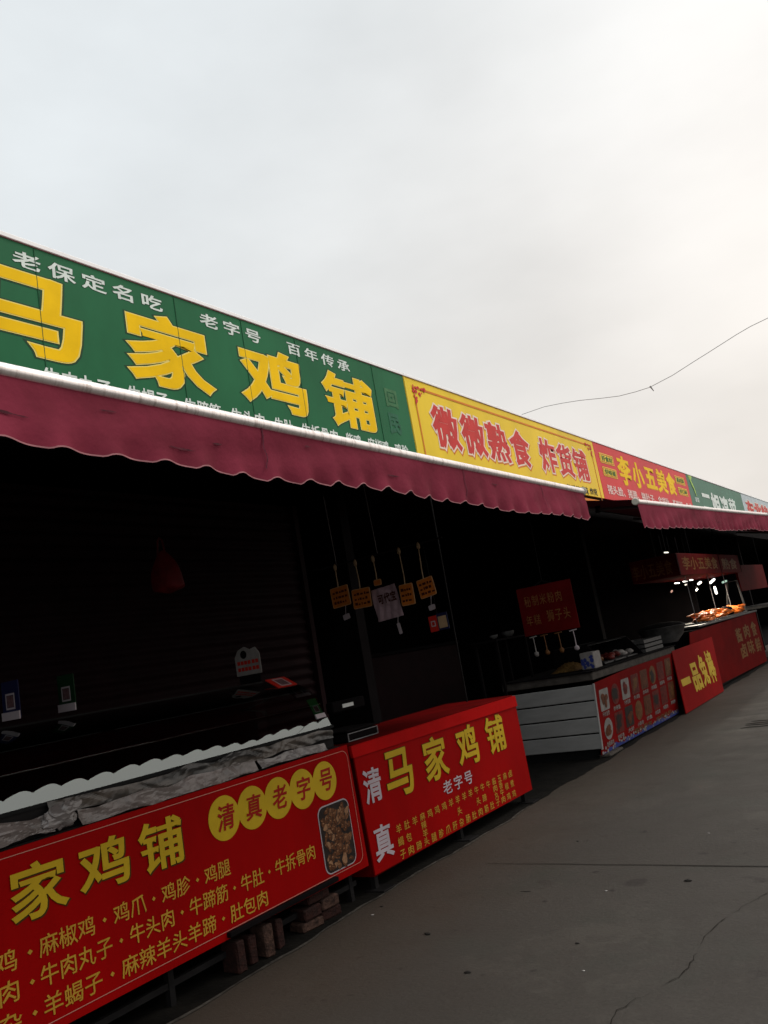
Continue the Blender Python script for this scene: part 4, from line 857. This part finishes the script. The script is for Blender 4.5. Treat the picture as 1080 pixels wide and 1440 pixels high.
lamp('third small lit tube lamp, highest under the box sign', (-4.2, 17.3, 2.005), (-4.2, 17.75, 2.005), .015, 'tube_white', 2.9)
lamp('short lit lamp below the left tube lamps', (-4.2, 16.9, 1.915), (-4.2, 17.15, 1.925), .020, 'tube_dim', 2.9)
lamp('bright lit lamp left of the large slanted tube', (-4.2, 17.95, 1.90), (-4.2, 18.35, 1.955), .034, 'tube_white', 2.9)
lamp('tiny lit bulb under the row of tube lamps', (-4.2, 17.70, 1.77), (-4.2, 17.86, 1.82), .022, 'tube_white', 2.9)
lamp('large bright slanted tube lamp over the roast meat', (-4.2, 18.95, 1.885), (-4.2, 19.75, 2.01), .036, 'tube_white', 2.9)
lamp('vertical lit tube lamp just under the large slanted one', (-4.2, 19.48, 1.60), (-4.2, 19.42, 1.87), .036, 'tube_white', 2.9)
lamp('greenish lit tube lamp, rightmost under the box sign', (-4.2, 20.2, 1.885), (-4.2, 20.95, 1.93), .034, 'tube_green', 2.9)
lamp('lone lit lamp above the left end of the box sign', (-4.2, 15.9, 2.565), (-4.2, 16.35, 2.575), .018, 'tube_dim', 3.1)
lamp('dim pinkish bulb left of the lamp row', (-4.2, 15.80, 1.80), (-4.2, 15.92, 1.84), .022, 'bulb_pink', 2.9)
al = bpy.data.lights.new('lamp_glow', 'AREA'); al.shape = 'RECTANGLE'; al.size = .12; al.size_y = 2.6; al.energy = 120; al.color = (1, .90, .74)
ao = bpy.data.objects.new('lamp_glow', al); S.collection.objects.link(ao); ao.location = (-4.1, 17.7, 1.86); ao.rotation_euler = (0, rad(8), 0)
mt = thing('meat_tray', 'long tray of orange glowing roast meat on the far counter', 'tray', (-3.85, 16.8, 1.15))
part('tray', MB().box(-4.10, -3.60, 15.5, 19.2, 1.152, 1.175, .004), M['steel_bowl'], mt)
G = 'roast meat pieces on the long tray'
q = random.Random(9)
spots = [(-3.66 - .085 * (i % 4) + q.uniform(-.03, .03), y) for i, y in enumerate([15.62 + .088 * k for k in range(23)] + [18.1 + .08 * k for k in range(12)])]
for i, (x, y) in enumerate(spots):
    mb = MB().blob((x, y, 1.21 + .045 * (i % 3) * q.uniform(.7, 1.2)), (q.uniform(.05, .075), q.uniform(.14, .22), q.uniform(.026, .042)), i, 10, .5); A = lattice(i, .6)
    mb.v = [(a + .012 * A(b * 9, c * 22), b, c + .012 * A(a * 19, b * 8 + 3)) for a, b, c in mb.v]; mb.smooth = [False] * len(mb.f)
    o = solo('roast_piece', mb, M['meat'], 'glowing orange piece of roast meat heaped on the long tray', 'meat', (x, y, 1.176), G); o.rotation_euler = (rad(q.uniform(-14, 14)), 0, rad(q.uniform(-60, 60)))
kt = thing('kettle', 'dark kettle with pale lid knobs standing amid the roast meat', 'kettle', (-3.72, 17.85, 1.176))
part('body', MB().lathe([(.001, 0), (.12, 0), (.14, .05), (.12, .14), (.06, .18), (.001, .185)], (-3.74, 17.85, 1.177), 16), M['dark'], kt)
part('knob', MB().blob((-3.68, 17.82, 1.30), (.03, .03, .03), 1, 8, .1), M['card_white'], kt)

# things beyond the far counter
ft = thing('far_table', 'grey steel table beyond the end of the far counter', 'table', (-3.6, 22, 0))
part('tabletop', MB().box(-4.4, -3.0, 20.7, 24.0, 1.16, 1.22, .005), M['steel_bowl'], ft)
for x in (-4.3, -3.1):
    for y in (20.8, 23.9): part('leg', MB().box(x - .03, x + .03, y - .03, y + .03, 0, 1.16), M['dark_metal'], ft)
fs = thing('far_red_sign', 'dim red sign panel hanging beyond the box sign at the right edge', 'sign', (-3.7, 23, 1.7))
part('panel', MB().box(-3.98, -3.93, 20.9, 24.5, 1.62, 2.25, .005), M['hang_red'], fs)
for y in (21.2, 24.2): part('hanger_rod', MB().tube([(-3.955, y, 2.25), (-3.955, y, 3.05)], .008, 6), M['dark_metal'], fs)

# overhead cable slung across the lane from the roof
pts = [(-5.2, 12, 3.58), (-5.0, 12, 4.70), (-4.843, 12, 4.931), (-4.444, 12, 4.934), (-4.15, 12, 4.897), (-3.865, 12, 4.849), (-3.538, 12, 4.775), (-3.271, 12, 4.721), (-3.024, 12, 4.704), (-2.811, 12, 4.702), (-2.462, 12, 4.766), (-2.134, 12, 4.86), (-1.871, 12, 4.932), (-1.508, 12, 5.035), (-1.311, 12, 5.081), (-1.072, 12, 5.114), (-.3, 12, 5.26), (1.5, 12, 5.7), (5, 12, 6.9)]
cbl = thing('overhead_cable', 'thin grey overhead cable sagging across the pale sky', 'cable', (-3, 12, 4.7))
part('cable', MB().tube(pts, .0042, 6), M['wire'], cbl)
part('tie', MB().tube([(-2.80, 12, 4.715), (-2.765, 12.0, 4.63)], [.013, .006], 6), M['wire'], cbl)

# litter and pebbles on the ground
G = 'bits of litter on the concrete'
LT = [((-2.571, 5.742), 1, 'dark speck of litter beyond the ground joint, nearest the red box counter'), ((-1.678, 5.85), 0, 'pale pebble beyond the ground joint at the right'), ((-1.987, 4.685), 0, 'pale pebble just on the near side of the ground joint'),
      ((-1.568, 4.863), 1, 'dark flat scrap on the right near the ground joint'), ((-1.867, 3.92), 1, 'dark scrap in the lower middle of the lane, left of the crack'), ((-2.484, 4.661), 1, 'thin dark twig on the ground near the red box counter'),
      ((-2.753, 3.954), 1, 'largest dark litter scrap in front of the near counter'), ((-2.263, 3.52), 1, 'dark curled scrap near the bottom middle of the picture'), ((-3.314, 4.211), 0, 'pale pebble by the bricks under the near counter'),
      ((-3.347, 4.358), 1, 'dark crumb beside the metal foot of the red box counter'), ((-1.72, 3.62), 0, 'small pale chip left of the ground crack')]
for i, ((x, y), dk, lb) in enumerate(LT):
    r = .62 * (.011, .009, .010, .022, .012, .007, .022, .018, .012, .012, .008)[i]; st = 5 if i == 5 else 1
    solo('litter', MB().blob((x, y, r * .35), (r * 1.6 * st, r, r * .3), i, 8, .4), M['pebble_dark'] if dk else M['pebble'], lb, 'litter', (x, y, 0), G)
bpy.data.objects.remove(_to); bpy.data.curves.remove(_tc)
